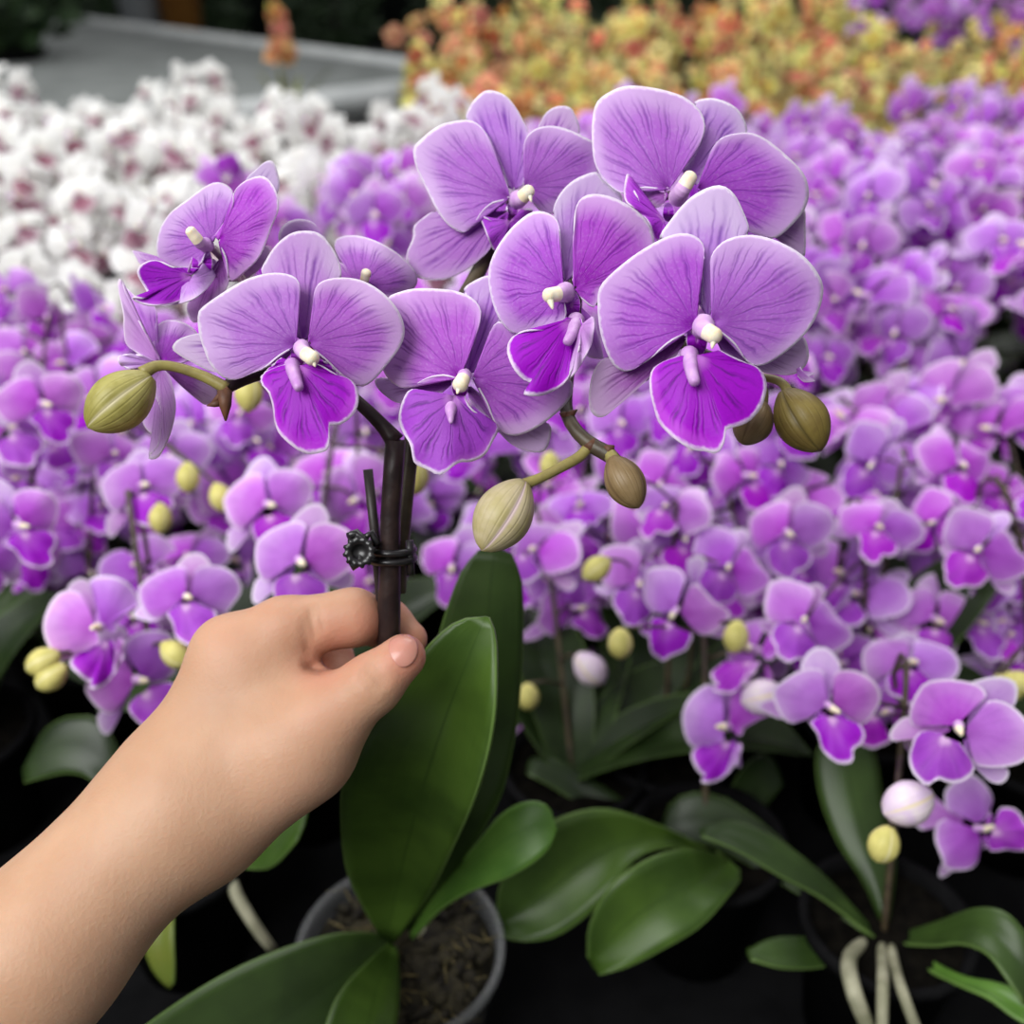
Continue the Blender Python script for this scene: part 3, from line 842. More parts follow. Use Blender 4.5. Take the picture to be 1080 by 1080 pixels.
# pot, moss, roots
pot_z = at(430, 985, ROOT_D).z + 0.004
pc = Vector((at(424, 970, ROOT_D).x, POT_BASE.y - 0.010, 0))
PR = 0.0525
h0, h1 = BZ + 0.001, pot_z
g = Geo()
rows = []
for (r_, z_) in ((0.0, h0), (PR * .74, h0), (PR * .98, h1 - 0.006), (PR * 1.06, h1 - 0.005), (PR * 1.06, h1), (PR * .98, h1), (PR * .955, h1 - 0.006), (PR * .72, h0 + 0.002), (0.0, h0 + 0.002)):
    rows.append([(pc.x + math.cos(th) * r_, pc.y + math.sin(th) * r_, z_) for th in np.linspace(0, 2 * math.pi, 48, endpoint=False)])
g.grid(rows, 48, len(rows), [i / 8 for i in range(9)], True)
pot = build('pot', g, M['clear_pot'], orchid)
pot['label'] = 'clear plastic pot'
# tab of clear plastic on the left of the rim
g = Geo()
rows = []
for (r_, z_) in ((0.0, h0 + 0.004), (PR * .7, h0 + 0.004), (PR * .94, h1 - 0.012), (PR * .6, h1 - 0.007), (0.0, h1 - 0.004)):
    rows.append([(pc.x + math.cos(th) * r_, pc.y + math.sin(th) * r_, z_ + 0.003 * random.uniform(-1, 1) * (z_ > h0 + .01)) for th in np.linspace(0, 2 * math.pi, 40, endpoint=False)])
g.grid(rows, 40, len(rows), [i / 4 for i in range(5)], True)
for i in range(150):
    th, r_ = random.uniform(0, 6.28), PR * .88 * math.sqrt(random.random())
    p = Vector((pc.x + math.cos(th) * r_, pc.y + math.sin(th) * r_, h1 - 0.012 + random.uniform(0, .006)))
    d_ = Vector((random.uniform(-1, 1), random.uniform(-1, 1), random.uniform(-.4, .4))).normalized() * random.uniform(.003, .008)
    k_ = random.uniform(.0018, .0045)
    g.tube([p - d_, p - d_ * .4 + Vector((0, 0, k_ * .4)), p + d_ * .5, p + d_], [k_ * .6, k_, k_ * .8, k_ * .5], 5)
build('potting_bark', g, M['moss'], orchid)
g = Geo()
for i in range(90):
    th, r_ = random.uniform(0, 6.28), PR * .9 * math.sqrt(random.random())
    p = Vector((pc.x + math.cos(th) * r_, pc.y + math.sin(th) * r_, h1 - 0.010 + random.uniform(0, .006)))
    a = random.uniform(0, 6.28)
    l_ = random.uniform(.004, .012)
    q1 = p + Vector((math.cos(a) * l_, math.sin(a) * l_, random.uniform(0, .004)))
    q2 = q1 + Vector((math.cos(a + .8) * l_, math.sin(a + .8) * l_, random.uniform(-.005, .002)))
    g.tube([p, q1, q2], random.uniform(.0003, .0007), 5)
tag(build('moss_strands', g, M['moss_fibre'], orchid), kind='stuff')
for P in ([(432, 1008, .553, 7), (460, 1010, .548, 8), (500, 1014, .550, 7), (516, 1024, .558, 6)], [(420, 1000, .55, 6), (440, 1030, .553, 6), (450, 1062, .553, 5), (470, 1076, .556, 5)], [(436, 985, .55, 6), (470, 980, .565, 5), (500, 985, .578, 5)]):
    stem_tube(P, 'aerial_root', M['root'], orchid, 10, 14)


# ---------------------------------------------------------------- leaves
def leaf_surface(L, Mi, Rr, dep, fold, n=28, m=11, thick_bend=0.0):
    """leaf from left edge, midrib and right edge (px) and depth along the midrib; edges lie `fold` nearer / farther"""
    Lq, Mq, Rq = catmull(L, n), catmull(Mi, n), catmull(Rr, n)
    kn = np.linspace(0, 1, len(dep))
    un = np.linspace(0, 1, n)
    un = un * un * (3 - 2 * un) * .15 + un * .85
    dq = np.stack([np.interp(un, kn, dep), np.interp(un, kn, [f_[0] for f_ in fold]), np.interp(un, kn, [f_[1] for f_ in fold])], 1)
    for _ in range(3):
        dq[1:-1] = (dq[:-2] + 2 * dq[1:-1] + dq[2:]) / 4
    gg = Geo()
    rows = []
    for i in range(n):
        row = []
        for j in range(m):
            w = j / (m - 1) * 2 - 1
            e = Lq[i] if w < 0 else Rq[i]
            p = Mq[i] + (e - Mq[i]) * abs(w)
            f_ = dq[i][1] if w < 0 else dq[i][2]
            row.append(at(p[0], p[1], dq[i][0] + f_ * abs(w) ** 1.4))
        rows.append(row)
    gg.grid(rows, m, n, [i / (n - 1) for i in range(n)])
    return gg


def main_leaf(L, Mi, Rr, dep, fold, mat='leaf'):
    o = build('leaf', leaf_surface(L, Mi, Rr, dep, fold), M[mat], orchid, thick=0.0016)
    return o


# big upright front leaf
main_leaf([(506, 651), (482, 655), (452, 680), (412, 730), (378, 780), (361, 825), (359, 870), (366, 920), (385, 960), (402, 988)],
          [(512, 650), (503, 672), (490, 705), (472, 752), (456, 800), (442, 845), (430, 890), (419, 935), (413, 965), (410, 990)],
          [(516, 651), (523, 672), (524, 710), (522, 755), (514, 800), (500, 845), (480, 890), (455, 940), (432, 972), (418, 992)],
          [.388, .390, .394, .402, .414, .430, .455, .487, .515, .535], [(0, 0), (-.001, -.005), (-.003, -.013), (-.006, -.019), (-.009, -.023), (-.012, -.024), (-.014, -.021), (-.012, -.015), (-.006, -.006), (0, 0)])
# upright leaf behind it
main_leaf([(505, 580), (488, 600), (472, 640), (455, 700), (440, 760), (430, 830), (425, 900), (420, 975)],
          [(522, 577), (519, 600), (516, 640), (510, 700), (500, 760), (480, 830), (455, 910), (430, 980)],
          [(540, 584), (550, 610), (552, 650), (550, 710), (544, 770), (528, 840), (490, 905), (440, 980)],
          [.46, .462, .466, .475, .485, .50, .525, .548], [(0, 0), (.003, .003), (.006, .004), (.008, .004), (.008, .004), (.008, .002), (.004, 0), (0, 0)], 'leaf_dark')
# short leaf to the right
main_leaf([(586, 872), (578, 850), (556, 845), (530, 858), (505, 888), (480, 920), (455, 950), (432, 985)],
          [(588, 874), (576, 868), (558, 872), (533, 885), (510, 905), (485, 930), (460, 955), (434, 988)],
          [(586, 878), (578, 896), (560, 912), (535, 926), (510, 935), (485, 946), (462, 962), (436, 991)],
          [.50, .50, .503, .508, .515, .525, .535, .548], [(0, 0), (.002, -.004), (.002, -.006), (.002, -.008), (.002, -.008), (0, -.006), (0, -.004), (0, 0)], 'leaf_bright')
# long leaf running to the bottom left
main_leaf([(412, 985), (380, 983), (345, 986), (290, 1003), (235, 1028), (180, 1062), (130, 1100), (90, 1140)],
          [(414, 990), (394, 1002), (370, 1020), (330, 1050), (290, 1078), (245, 1105), (190, 1130), (100, 1150)],
          [(416, 994), (402, 1012), (385, 1036), (362, 1070), (330, 1105), (280, 1135), (210, 1155), (110, 1160)],
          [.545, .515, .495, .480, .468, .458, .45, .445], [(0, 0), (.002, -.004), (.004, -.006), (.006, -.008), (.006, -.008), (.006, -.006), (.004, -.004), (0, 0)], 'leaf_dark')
# small folded leaf in front
main_leaf([(412, 992), (392, 1010), (366, 1036), (350, 1062), (340, 1100), (345, 1140), (365, 1175)],
          [(416, 996), (406, 1018), (396, 1046), (388, 1078), (382, 1110), (376, 1145), (370, 1178)],
          [(419, 996), (420, 1016), (421, 1044), (418, 1078), (410, 1115), (396, 1150), (374, 1178)],
          [.545, .515, .490, .472, .460, .450, .445], [(0, 0), (-.004, .004), (-.006, .006), (-.006, .008), (-.006, .008), (-.004, .004), (0, 0)], 'leaf')

# ---------------------------------------------------------------- the hand
def seg(P, a, b, ra, rb):
    a, b = np.array(a), np.array(b)
    ba = b - a
    h = np.clip(((P - a) @ ba) / (ba @ ba), 0, 1)
    d = np.sqrt(((P - a - h[:, None] * ba) ** 2).sum(1))
    return d - (ra + (rb - ra) * h)


def smin(a, b, k):
    h = np.clip(0.5 + 0.5 * (b - a) / k, 0, 1)
    return b + (a - b) * h - k * h * (1 - h)


def cpt(x, y, d):
    return ((x - 540) / 1080 * d, -(y - 540) / 1080 * d, d)


def hand_field(P):
    """distance to a left hand pinching the stem, camera-space metres; limbs given as photo points with radii in px"""
    def s(a, b):
        return seg(P, cpt(*a[:3]), cpt(*b[:3]), a[3] * a[2] / 1080, b[3] * b[2] / 1080)
    k1, k2 = 0.012, 0.006
    arm = s((-330, 1430, .33, 118), (40, 1008, .345, 84))
    arm = smin(arm, s((40, 1008, .345, 84), (185, 850, .364, 71)), k1)
    arm = smin(arm, s((45, 990, .360, 74), (185, 845, .374, 66)), k1)
    # palm: metacarpals fanning from the wrist
    palm = s((190, 842, .368, 62), (244, 694, .376, 41))
    palm = smin(palm, s((205, 850, .372, 60), (262, 720, .384, 42)), k1)
    palm = smin(palm, s((190, 850, .385, 52), (235, 700, .400, 36)), k1)
    palm = smin(palm, s((190, 855, .395, 44), (236, 722, .414, 34)), k1)
    palm = smin(palm, s((190, 860, .402, 40), (240, 748, .428, 31)), k1)
    palm = smin(palm, s((220, 860, .366, 62), (318, 788, .368, 58)), 0.014)
    palm = smin(palm, s((270, 780, .374, 60), (322, 745, .376, 40)), k1)
    body = smin(arm, palm, 0.016)
    # thumb
    th = s((312, 782, .366, 56), (352, 752, .362, 40))
    th = smin(th, s((352, 752, .362, 40), (392, 722, .359, 31)), 0.004)
    th = smin(th, s((392, 722, .359, 31), (425, 693, .359, 24.5)), 0.004)
    body = smin(body, th, 0.010)
    # index finger: along the top, bending round behind the stem
    ix = s((246, 691, .376, 40), (300, 664, .376, 33))
    ix = smin(ix, s((300, 664, .376, 33), (372, 651, .378, 29.5)), 0.005)
    ix2 = smin(s((372, 651, .379, 29), (408, 658, .396, 25)), s((408, 658, .396, 25), (432, 674, .392, 19)), 0.004)
    ix = smin(ix, ix2, 0.004)
    body = smin(body, ix, 0.008)
    # web between thumb and index
    body = smin(body, s((268, 715, .374, 40), (312, 748, .374, 34)), 0.012)
    # curled fingers behind
    for (kx, ky, kd, a, b, c_) in ((240, 704, .400, (345, 690, .404), (362, 722, .396), (330, 745, .388)), (242, 728, .414, (338, 716, .420), (352, 748, .412), (318, 765, .402)), (246, 752, .428, (322, 748, .434), (332, 774, .424), (302, 784, .414))):
        fg = s((kx, ky, kd, 33), a + (25,))
        fg = smin(fg, s(a + (25,), b + (23,)), 0.003)
        fg = smin(fg, s(b + (23,), c_ + (19,)), 0.003)
        body = smin(body, fg, 0.004)

    def groove(p0, p1, r, depth):
        nonlocal body
        zz = np.maximum(P[:, 2], .1)
        q = np.stack([P[:, 0] / zz * 1080 + 540, -P[:, 1] / zz * 1080 + 540], 1)
        a_, b_ = np.array(p0[:2]), np.array(p1[:2])
        ba = b_ - a_
        h_ = np.clip(((q - a_) @ ba) / (ba @ ba), 0, 1)
        d = np.sqrt(((q - a_ - h_[:, None] * ba) ** 2).sum(1)) * .355 / 1080
        body = body + depth * np.exp(-d ** 2 / (2 * r * r)) * (1 - (2 * h_ - 1) ** 4) * (P[:, 2] < .372)
    # skin folds: thumb joint, index base, thumb base
    for p0, p1, dep in (((384, 700, .350), (405, 728, .348), .0010), ((391, 694, .350), (411, 722, .348), .0008), ((378, 706, .350), (396, 734, .348), .0006),
                        ((326, 640, .364), (333, 676, .360), .0011), ((334, 636, .365), (342, 668, .360), .0007), ((320, 650, .365), (325, 690, .360), .0007), ((318, 702, .362), (344, 707, .360), .0012)):
        groove(p0, p1, 0.0009, dep * 1.3)
    return body


def surface_nets(f, lo, hi, h):
    n = [int(math.ceil((hi[i] - lo[i]) / h)) + 1 for i in range(3)]
    ax_ = [lo[i] + h * np.arange(n[i]) for i in range(3)]
    S_ = 8
    nb_ = [(q + S_ - 1) // S_ for q in n]
    cc_ = np.stack(np.meshgrid(*[lo[q] + h * (np.arange(nb_[q]) * S_ + (S_ - 1) / 2) for q in range(3)], indexing='ij'), -1).reshape(-1, 3)
    fc = f(cc_).reshape(nb_)
    V = np.repeat(np.repeat(np.repeat(fc, S_, 0), S_, 1), S_, 2)
    o8 = np.stack(np.meshgrid(*[np.arange(S_)] * 3, indexing='ij'), -1).reshape(-1, 3)
    blocks = np.argwhere(np.abs(fc) < S_ * h * .9 + .008)
    for q0 in range(0, len(blocks), 400):
        ii = (blocks[q0:q0 + 400, None, :] * S_ + o8[None]).reshape(-1, 3)
        V[ii[:, 0], ii[:, 1], ii[:, 2]] = f(np.array(lo) + ii * h)
    V = V[:n[0], :n[1], :n[2]]
    I = V < 0
    c = [s_ - 1 for s_ in n]
    acc = np.zeros(c + [3])
    cnt = np.zeros(c)
    offs = [(a, b, d) for a in (0, 1) for b in (0, 1) for d in (0, 1)]

    def sl(A_, o):
        return A_[o[0]:o[0] + c[0], o[1]:o[1] + c[1], o[2]:o[2] + c[2]]
    for axis in range(3):
        for o in offs:
            if o[axis]:
                continue
            o2 = list(o)
            o2[axis] = 1
            a, b = sl(V, o), sl(V, o2)
            mk = sl(I, o) != sl(I, o2)
            tt = np.where(mk, a / np.where(np.abs(a - b) < 1e-12, 1, a - b), 0)
            for q in range(3):
                acc[..., q] += np.where(mk, (o[q] + (tt if q == axis else 0)), 0)
            cnt += mk
    act = cnt > 0
    idx = -np.ones(c, dtype=np.int64)
    idx[act] = np.arange(act.sum())
    cells = np.argwhere(act)
    verts = (cells + acc[act] / cnt[act][:, None]) * h + np.array(lo)
    faces = []
    for axis in range(3):
        b_, c_ = [(1, 2), (2, 0), (0, 1)][axis]
        s0 = [slice(None)] * 3
        s1 = [slice(None)] * 3
        s0[axis], s1[axis] = slice(0, -1), slice(1, None)
        ch = I[tuple(s0)] != I[tuple(s1)]
        w = np.argwhere(ch)
        ok = np.ones(len(w), bool)
        for q in (b_, c_):
            ok &= (w[:, q] > 0) & (w[:, q] < n[q] - 1)
        w = w[ok]
        fl = I[w[:, 0], w[:, 1], w[:, 2]]
        q4 = []
        for (db, dc) in ((1, 1), (0, 1), (0, 0), (1, 0)):
            e = w.copy()
            e[:, b_] -= db
            e[:, c_] -= dc
            q4.append(idx[e[:, 0], e[:, 1], e[:, 2]])
        q4 = np.stack(q4, 1)
        q4[~fl] = q4[~fl][:, ::-1]
        faces.append(q4)
    return verts, np.vstack(faces)


hv, hf = surface_nets(hand_field, (-0.34, -0.36, 0.27), (-0.018, -0.012, 0.46), 0.0012)
ed = np.vstack([hf[:, [0, 1]], hf[:, [1, 2]], hf[:, [2, 3]], hf[:, [3, 0]]])
deg = np.bincount(ed.ravel(), minlength=len(hv))[:, None]
for it in range(5):
    nb = np.zeros_like(hv)
    np.add.at(nb, ed[:, 0], hv[ed[:, 1]])
    np.add.at(nb, ed[:, 1], hv[ed[:, 0]])
    hv = hv + (nb / np.maximum(deg, 1) - hv) * (0.5 if it % 2 == 0 else -0.2)
hw = np.array([c2w(*p) for p in hv])
me = bpy.data.meshes.new('person')
me.from_pydata(hw.tolist(), [], hf.tolist())
me.polygons.foreach_set('use_smooth', np.ones(len(hf), bool))
me.materials.append(M['skin'])
px_ = hv[:, 0] / hv[:, 2] * 1080 + 540
py_ = -hv[:, 1] / hv[:, 2] * 1080 + 540
pink = np.zeros(len(hv))
for (x, y, r, a) in ((432, 690, 34, .75), (398, 660, 40, .55), (360, 680, 40, .5), (340, 700, 34, .5), (240, 672, 46, .18), (345, 745, 60, .16), (300, 650, 60, .2), (330, 840, 80, .12)):
    pink = np.maximum(pink, a * np.exp(-((px_ - x) ** 2 + (py_ - y) ** 2) / (2 * r * r * .5)))
atr = me.attributes.new('pink', 'FLOAT', 'POINT')
atr.data.foreach_set('value', pink.astype(np.float32))
hand = bpy.data.objects.new('person', me)
COL.objects.link(hand)
tag(hand, 'bare left hand and forearm of a person pinching the orchid stem between thumb and finger', 'person')
bvh = BVHTree.FromPolygons([tuple(p) for p in hw], [tuple(int(i) for i in q) for q in hf])


def on_hand(px, py, lift):
    d = (at(px, py, 1.0) - CAM).normalized()
    h = bvh.ray_cast(CAM, d)
    p = h[0] if h[0] is not None else at(px, py, .36)
    return p - d * lift


nail_out = catmull([(411, 676), (419, 671), (429, 669), (438, 674), (441, 684), (438, 695), (430, 703), (421, 703), (414, 696), (410, 686)], 40, True)[:-1]
nc = np.array([426, 686])
g = Geo()
rows = []
for tt in (0.02, .3, .55, .75, .9, 1.0, 1.0):
    rows.append([on_hand(*(nc + (p - nc) * tt), 0.0006 if len(rows) < 6 else -0.0004) for p in nail_out])
g.grid(rows, len(nail_out), len(rows), [0, .3, .55, .75, .9, 1, 1], True)
nail = build('thumb_nail', g, M['nail'], None)
nail.parent = hand

# ---------------------------------------------------------------- field flowers (shapes shared by every copy)
FD = 0.056


def local_parts(key, mats, nu, nt, cyl=True, squash=1.0, fold=1.0, tag_=''):
    """flower parts in the flower's own frame: x right, y up, z towards the viewer, about FD across"""
    s, centre, parts, column, callus, d = PK[key]
    pxm = d / 1080 / s
    span = {'H': 0.0727, 'B': 0.068, 'D': 0.066, 'F': 0.058}[key]
    kf = FD / span

    def fm(x, y, dep):
        return ((x - centre[0]) * pxm * kf * squash, -(y - centre[1]) * pxm * kf, -dep * kf * fold)
    res = []
    for nm, fans, mat, kw in parts:
        gg = Geo()
        for i, (b, ol) in enumerate(fans):
            kk = dict(kw)
            if i and 'extra' in kk:
                kk.update(kk['extra'])
            kk.pop('extra', None)
            if len(fans) > 1 and i > 0 and nm == 'sepal':
                continue
            fan(gg, b, ol, fm, nu=nu, nt=nt, **kk)
        res.append((nm, gg, mats[mat]))
    if cyl and column:
        gg = Geo()
        gg.tube([fm(x, y, z * .7) for x, y, r, z in column], [r * pxm * kf * q_ for (x, y, r, z), q_ in zip(column, (.9, .8, .45))], 8, mids=[0, 0, 1])
        res.append(('column', gg, [M['column'], M['cream']]))
    return res


LIL = dict(petal=M['bpetal'], sepal=M['bsepal'], sepal_plum=M['bsepal'], lip=M['blip'], petal_back=M['bsepal'])
WHI = dict(petal=M['wpetal'], sepal=M['wpetal'], sepal_plum=M['wpetal'], lip=M['wlip'], petal_back=M['wpetal'])
NEAR = []                                   # lists of (part name, mesh)
for key, sq in (('H', 1.0), ('B', 1.0), ('D', 0.95), ('F', 1.0)):
    NEAR.append([(nm, gg.mesh('field_' + nm, mt)) for nm, gg, mt in local_parts(key, LIL, 26, 6, squash=sq, fold=1.7)])


def merged(key, mats, nu, nt, sq=1.0, fold=1.8):
    ps = local_parts(key, mats, nu, nt, squash=sq, fold=fold)
    gg = Geo()
    ml = []
    for nm, p, mt in ps:
        o = len(gg.v)
        gg.v += p.v
        gg.f += [tuple(i + o for i in q) for q in p.f]
        gg.uv += p.uv
        mts = mt if isinstance(mt, list) else [mt]
        remap = []
        for m_ in mts:
            if m_ not in ml:
                ml.append(m_)
            remap.append(ml.index(m_))
        gg.mi += [remap[i] for i in p.mi]
    return gg.mesh('flower', ml)


FAR_L = [merged(k, LIL, 16, 3, q) for k, q in (('H', 1), ('B', 1), ('D', .9), ('F', 1))]
FAR_W = [merged(k, WHI, 14, 3, q) for k, q in (('H', 1), ('B', 1), ('D', .9))]


def star(petal, lip, n=5, L=.022, w=.010):
    gg = Geo()
    for i in range(n):
        a = 2 * math.pi * i / n + math.pi / 2
        ca, sa = math.cos(a), math.sin(a)

        def fm(x, y, dep):
            return (x * ca - y * sa, x * sa + y * ca, -dep)
        fan(gg, (0, 0), [(0.002, w * .3), (L * .5, w), (L, 0), (L * .5, -w), (0.002, -w * .3)], fm, nu=9, nt=3, tip=0.006, cup=-.004)
    k = len(gg.f)
    gg.tube([(0, 0, 0), (0, -.003, .006), (0, -.009, .009)], [.003, .005, .002], 7, mi=1)
    return gg.mesh('flower', [petal, lip])


FAR_O = [star(M['opetal'], M['ypetal']), star(M['opetal'], M['opetal'], w=.011)]
FAR_Y = [star(M['ypetal'], M['opetal']), star(M['opetal'], M['ypetal']), star(M['ypetal'], M['opetal'], w=.008), star(M['ypetal'], M['yleaf'], w=.009)]

bg_ = Geo()
bud_geo(bg_, (0, 0, 0), (0, 0, .020), .0075, n=14, m=8)
BUD = bg_.mesh('bud', M['bbud'])
bg_ = Geo()
bud_geo(bg_, (0, 0, 0), (0, 0, .027), .0105, n=16, m=9)
BUD_OPEN = bg_.mesh('bud', M['bbud_open'])

pg = Geo()
rows = []
for (r_, z_) in ((0.0, 0), (.034, 0), (.045, .085), (.049, .086), (.049, .092), (.044, .092), (.042, .084), (.0, .082)):
    rows.append([(math.cos(th) * r_, math.sin(th) * r_, z_) for th in np.linspace(0, 2 * math.pi, 24, endpoint=False)])
pg.grid(rows[:7], 24, 7, [i / 7 for i in range(7)], True, 0)
pg.grid(rows[6:], 24, 2, [0, 1], True, 1)
POT = pg.mesh('pot', [M['bpot'], M['dark_soil']])


def strap(L, w, arch, mat, n=12, m=7, vf=.25):
    """arching strap leaf along +x from the origin"""
    gg = Geo()
    rows = []
    for i in range(n):
        s = i / (n - 1)
        a = arch[0] + (arch[1] - arch[0]) * s
        if i == 0:
            x = z = 0.0
        else:
            x += math.cos(a) * L / (n - 1)
            z += math.sin(a) * L / (n - 1)
        ww = w * (0.28 + 0.72 * math.sin(math.pi * min(1, (s * .86 + .14)) ** 1.15) ** 0.8) if s < 1 else w * .05
        rows.append([(x - abs(q) * ww * vf * .3 * math.sin(a) * -1, q * ww / 2, z + abs(q) * ww * vf) for q in np.linspace(-1, 1, m)])
    gg.grid(rows, m, n, [i / (n - 1) for i in range(n)])
    return gg.mesh('leaf', mat)


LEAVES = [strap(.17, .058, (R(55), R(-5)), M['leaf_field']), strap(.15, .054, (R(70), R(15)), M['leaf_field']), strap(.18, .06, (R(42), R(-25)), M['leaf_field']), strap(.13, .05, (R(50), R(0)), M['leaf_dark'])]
YLEAF = [strap(.22, .02, (R(80), R(35)), M['yleaf']), strap(.2, .018, (R(85), R(55)), M['yleaf'])]


def face(p, f, up=(0, 0, 1), roll=0.0, scale=1.0):
    """matrix placing a flower at p looking along f"""
    z = Vector(f).normalized()
    x = Vector(up).cross(z)
    x = x.normalized() if x.length > 1e-6 else Vector((1, 0, 0))
    y = z.cross(x)
    m = Matrix((x, y, z)).transposed().to_4x4()
    return Matrix.Translation(p) @ m @ Matrix.Rotation(roll, 4, 'Z') @ Matrix.Diagonal((scale, scale, scale, 1))


def put_flower(root, o, p, f, roll, scale, size_px, kind):
    """one flower as a part of its plant; the ones showing large carry their own sub-parts"""
    rel = Vector(p) - Vector(o)
    mt = face(rel, f, roll=roll, scale=scale)
    if kind == 'near':
        e = bpy.data.objects.new('flower', None)
        e.empty_display_size = .01
        COL.objects.link(e)
        e.parent = root
        e.matrix_local = mt
        for nm, me_ in random.choice(NEAR):
            q = bpy.data.objects.new(nm, me_)
            COL.objects.link(q)
            q.parent = e
    else:
        use('flower', random.choice({'far': FAR_L, 'white': FAR_W, 'yellow': FAR_Y, 'orange': FAR_O}[kind]), root, mt)


def plant(name, pos, label, cat, group, flowers, spikes, buds=(), kind='far', leaves=4, leafset=LEAVES, pot=True, lrot=0.0, stemr=.0022, lspan=None):
    """pos: pot base. flowers: (point, facing, roll, scale, kind). spikes: lists of points"""
    pos = Vector(pos)
    root = bpy.data.objects.new(name, None)
    root.empty_display_size = .02
    COL.objects.link(root)
    root.location = pos
    tag(root, label, cat, group)
    if pot:
        use('pot', POT, root)
    top = Vector((0, 0, .084))
    for i in range(leaves):
        a = lrot + i * ((lspan or 2 * math.pi) / max(leaves, 1)) + random.uniform(-.35, .35)
        use('leaf', random.choice(leafset), root, Matrix.Translation(top) @ Matrix.Rotation(a, 4, 'Z') @ Matrix.Diagonal((random.uniform(.8, 1.1),) * 3 + (1,)))
    for S in spikes:
        gg = Geo()
        Q = catmull([tuple(Vector(p) - pos) for p in S], 22)
        gg.tube([tuple(q) for q in Q], [stemr * (1 - .5 * i / 21) for i in range(22)], 6)
        Qv = [Vector(q) for q in Q]
        for fl in flowers:
            if fl[5] is S:
                rel = Vector(fl[0]) - pos
                b = min(Qv, key=lambda v: (v - rel).length)
                gg.tube([b, b.lerp(rel, .5) + Vector((0, 0, .004)), rel - Vector(fl[1]).normalized() * .001], stemr * .5, 5)
        for bd in buds:
            if bd[3] is S:
                rel = Vector(bd[0]) - pos
                b = min(Qv, key=lambda v: (v - rel).length)
                gg.tube([b, b.lerp(rel, .5) + Vector((0, 0, .003)), rel], stemr * .5, 5)
        o = bpy.data.objects.new('flower_spike', gg.mesh('flower_spike', M['stem_green']))
        COL.objects.link(o)
        o.parent = root
    for (p, f, roll, sc, kd, S) in flowers:
        put_flower(root, pos, p, f, roll, sc, 0, kd)
    for (p, dr, big, S) in buds:
        q = Vector(dr).to_track_quat('Z', 'Y').to_matrix().to_4x4()
        use('bud', BUD_OPEN if big else BUD, root, Matrix.Translation(Vector(p) - pos) @ q)
    return root


def look(p, yaw=0.0, pitch=0.0):
    """direction from p towards the camera, turned by yaw (to the right) and pitch (upwards)"""
    f = (CAM - Vector(p)).normalized()
    f = Quaternion((0, 0, 1), R(yaw)) @ f
    side = Vector((0, 0, 1)).cross(f).normalized()
    return Quaternion(side, R(-pitch)) @ f


ORD = ['first', 'second', 'third', 'fourth', 'fifth', 'sixth', 'seventh', 'eighth', 'ninth', 'tenth', 'eleventh', 'twelfth']

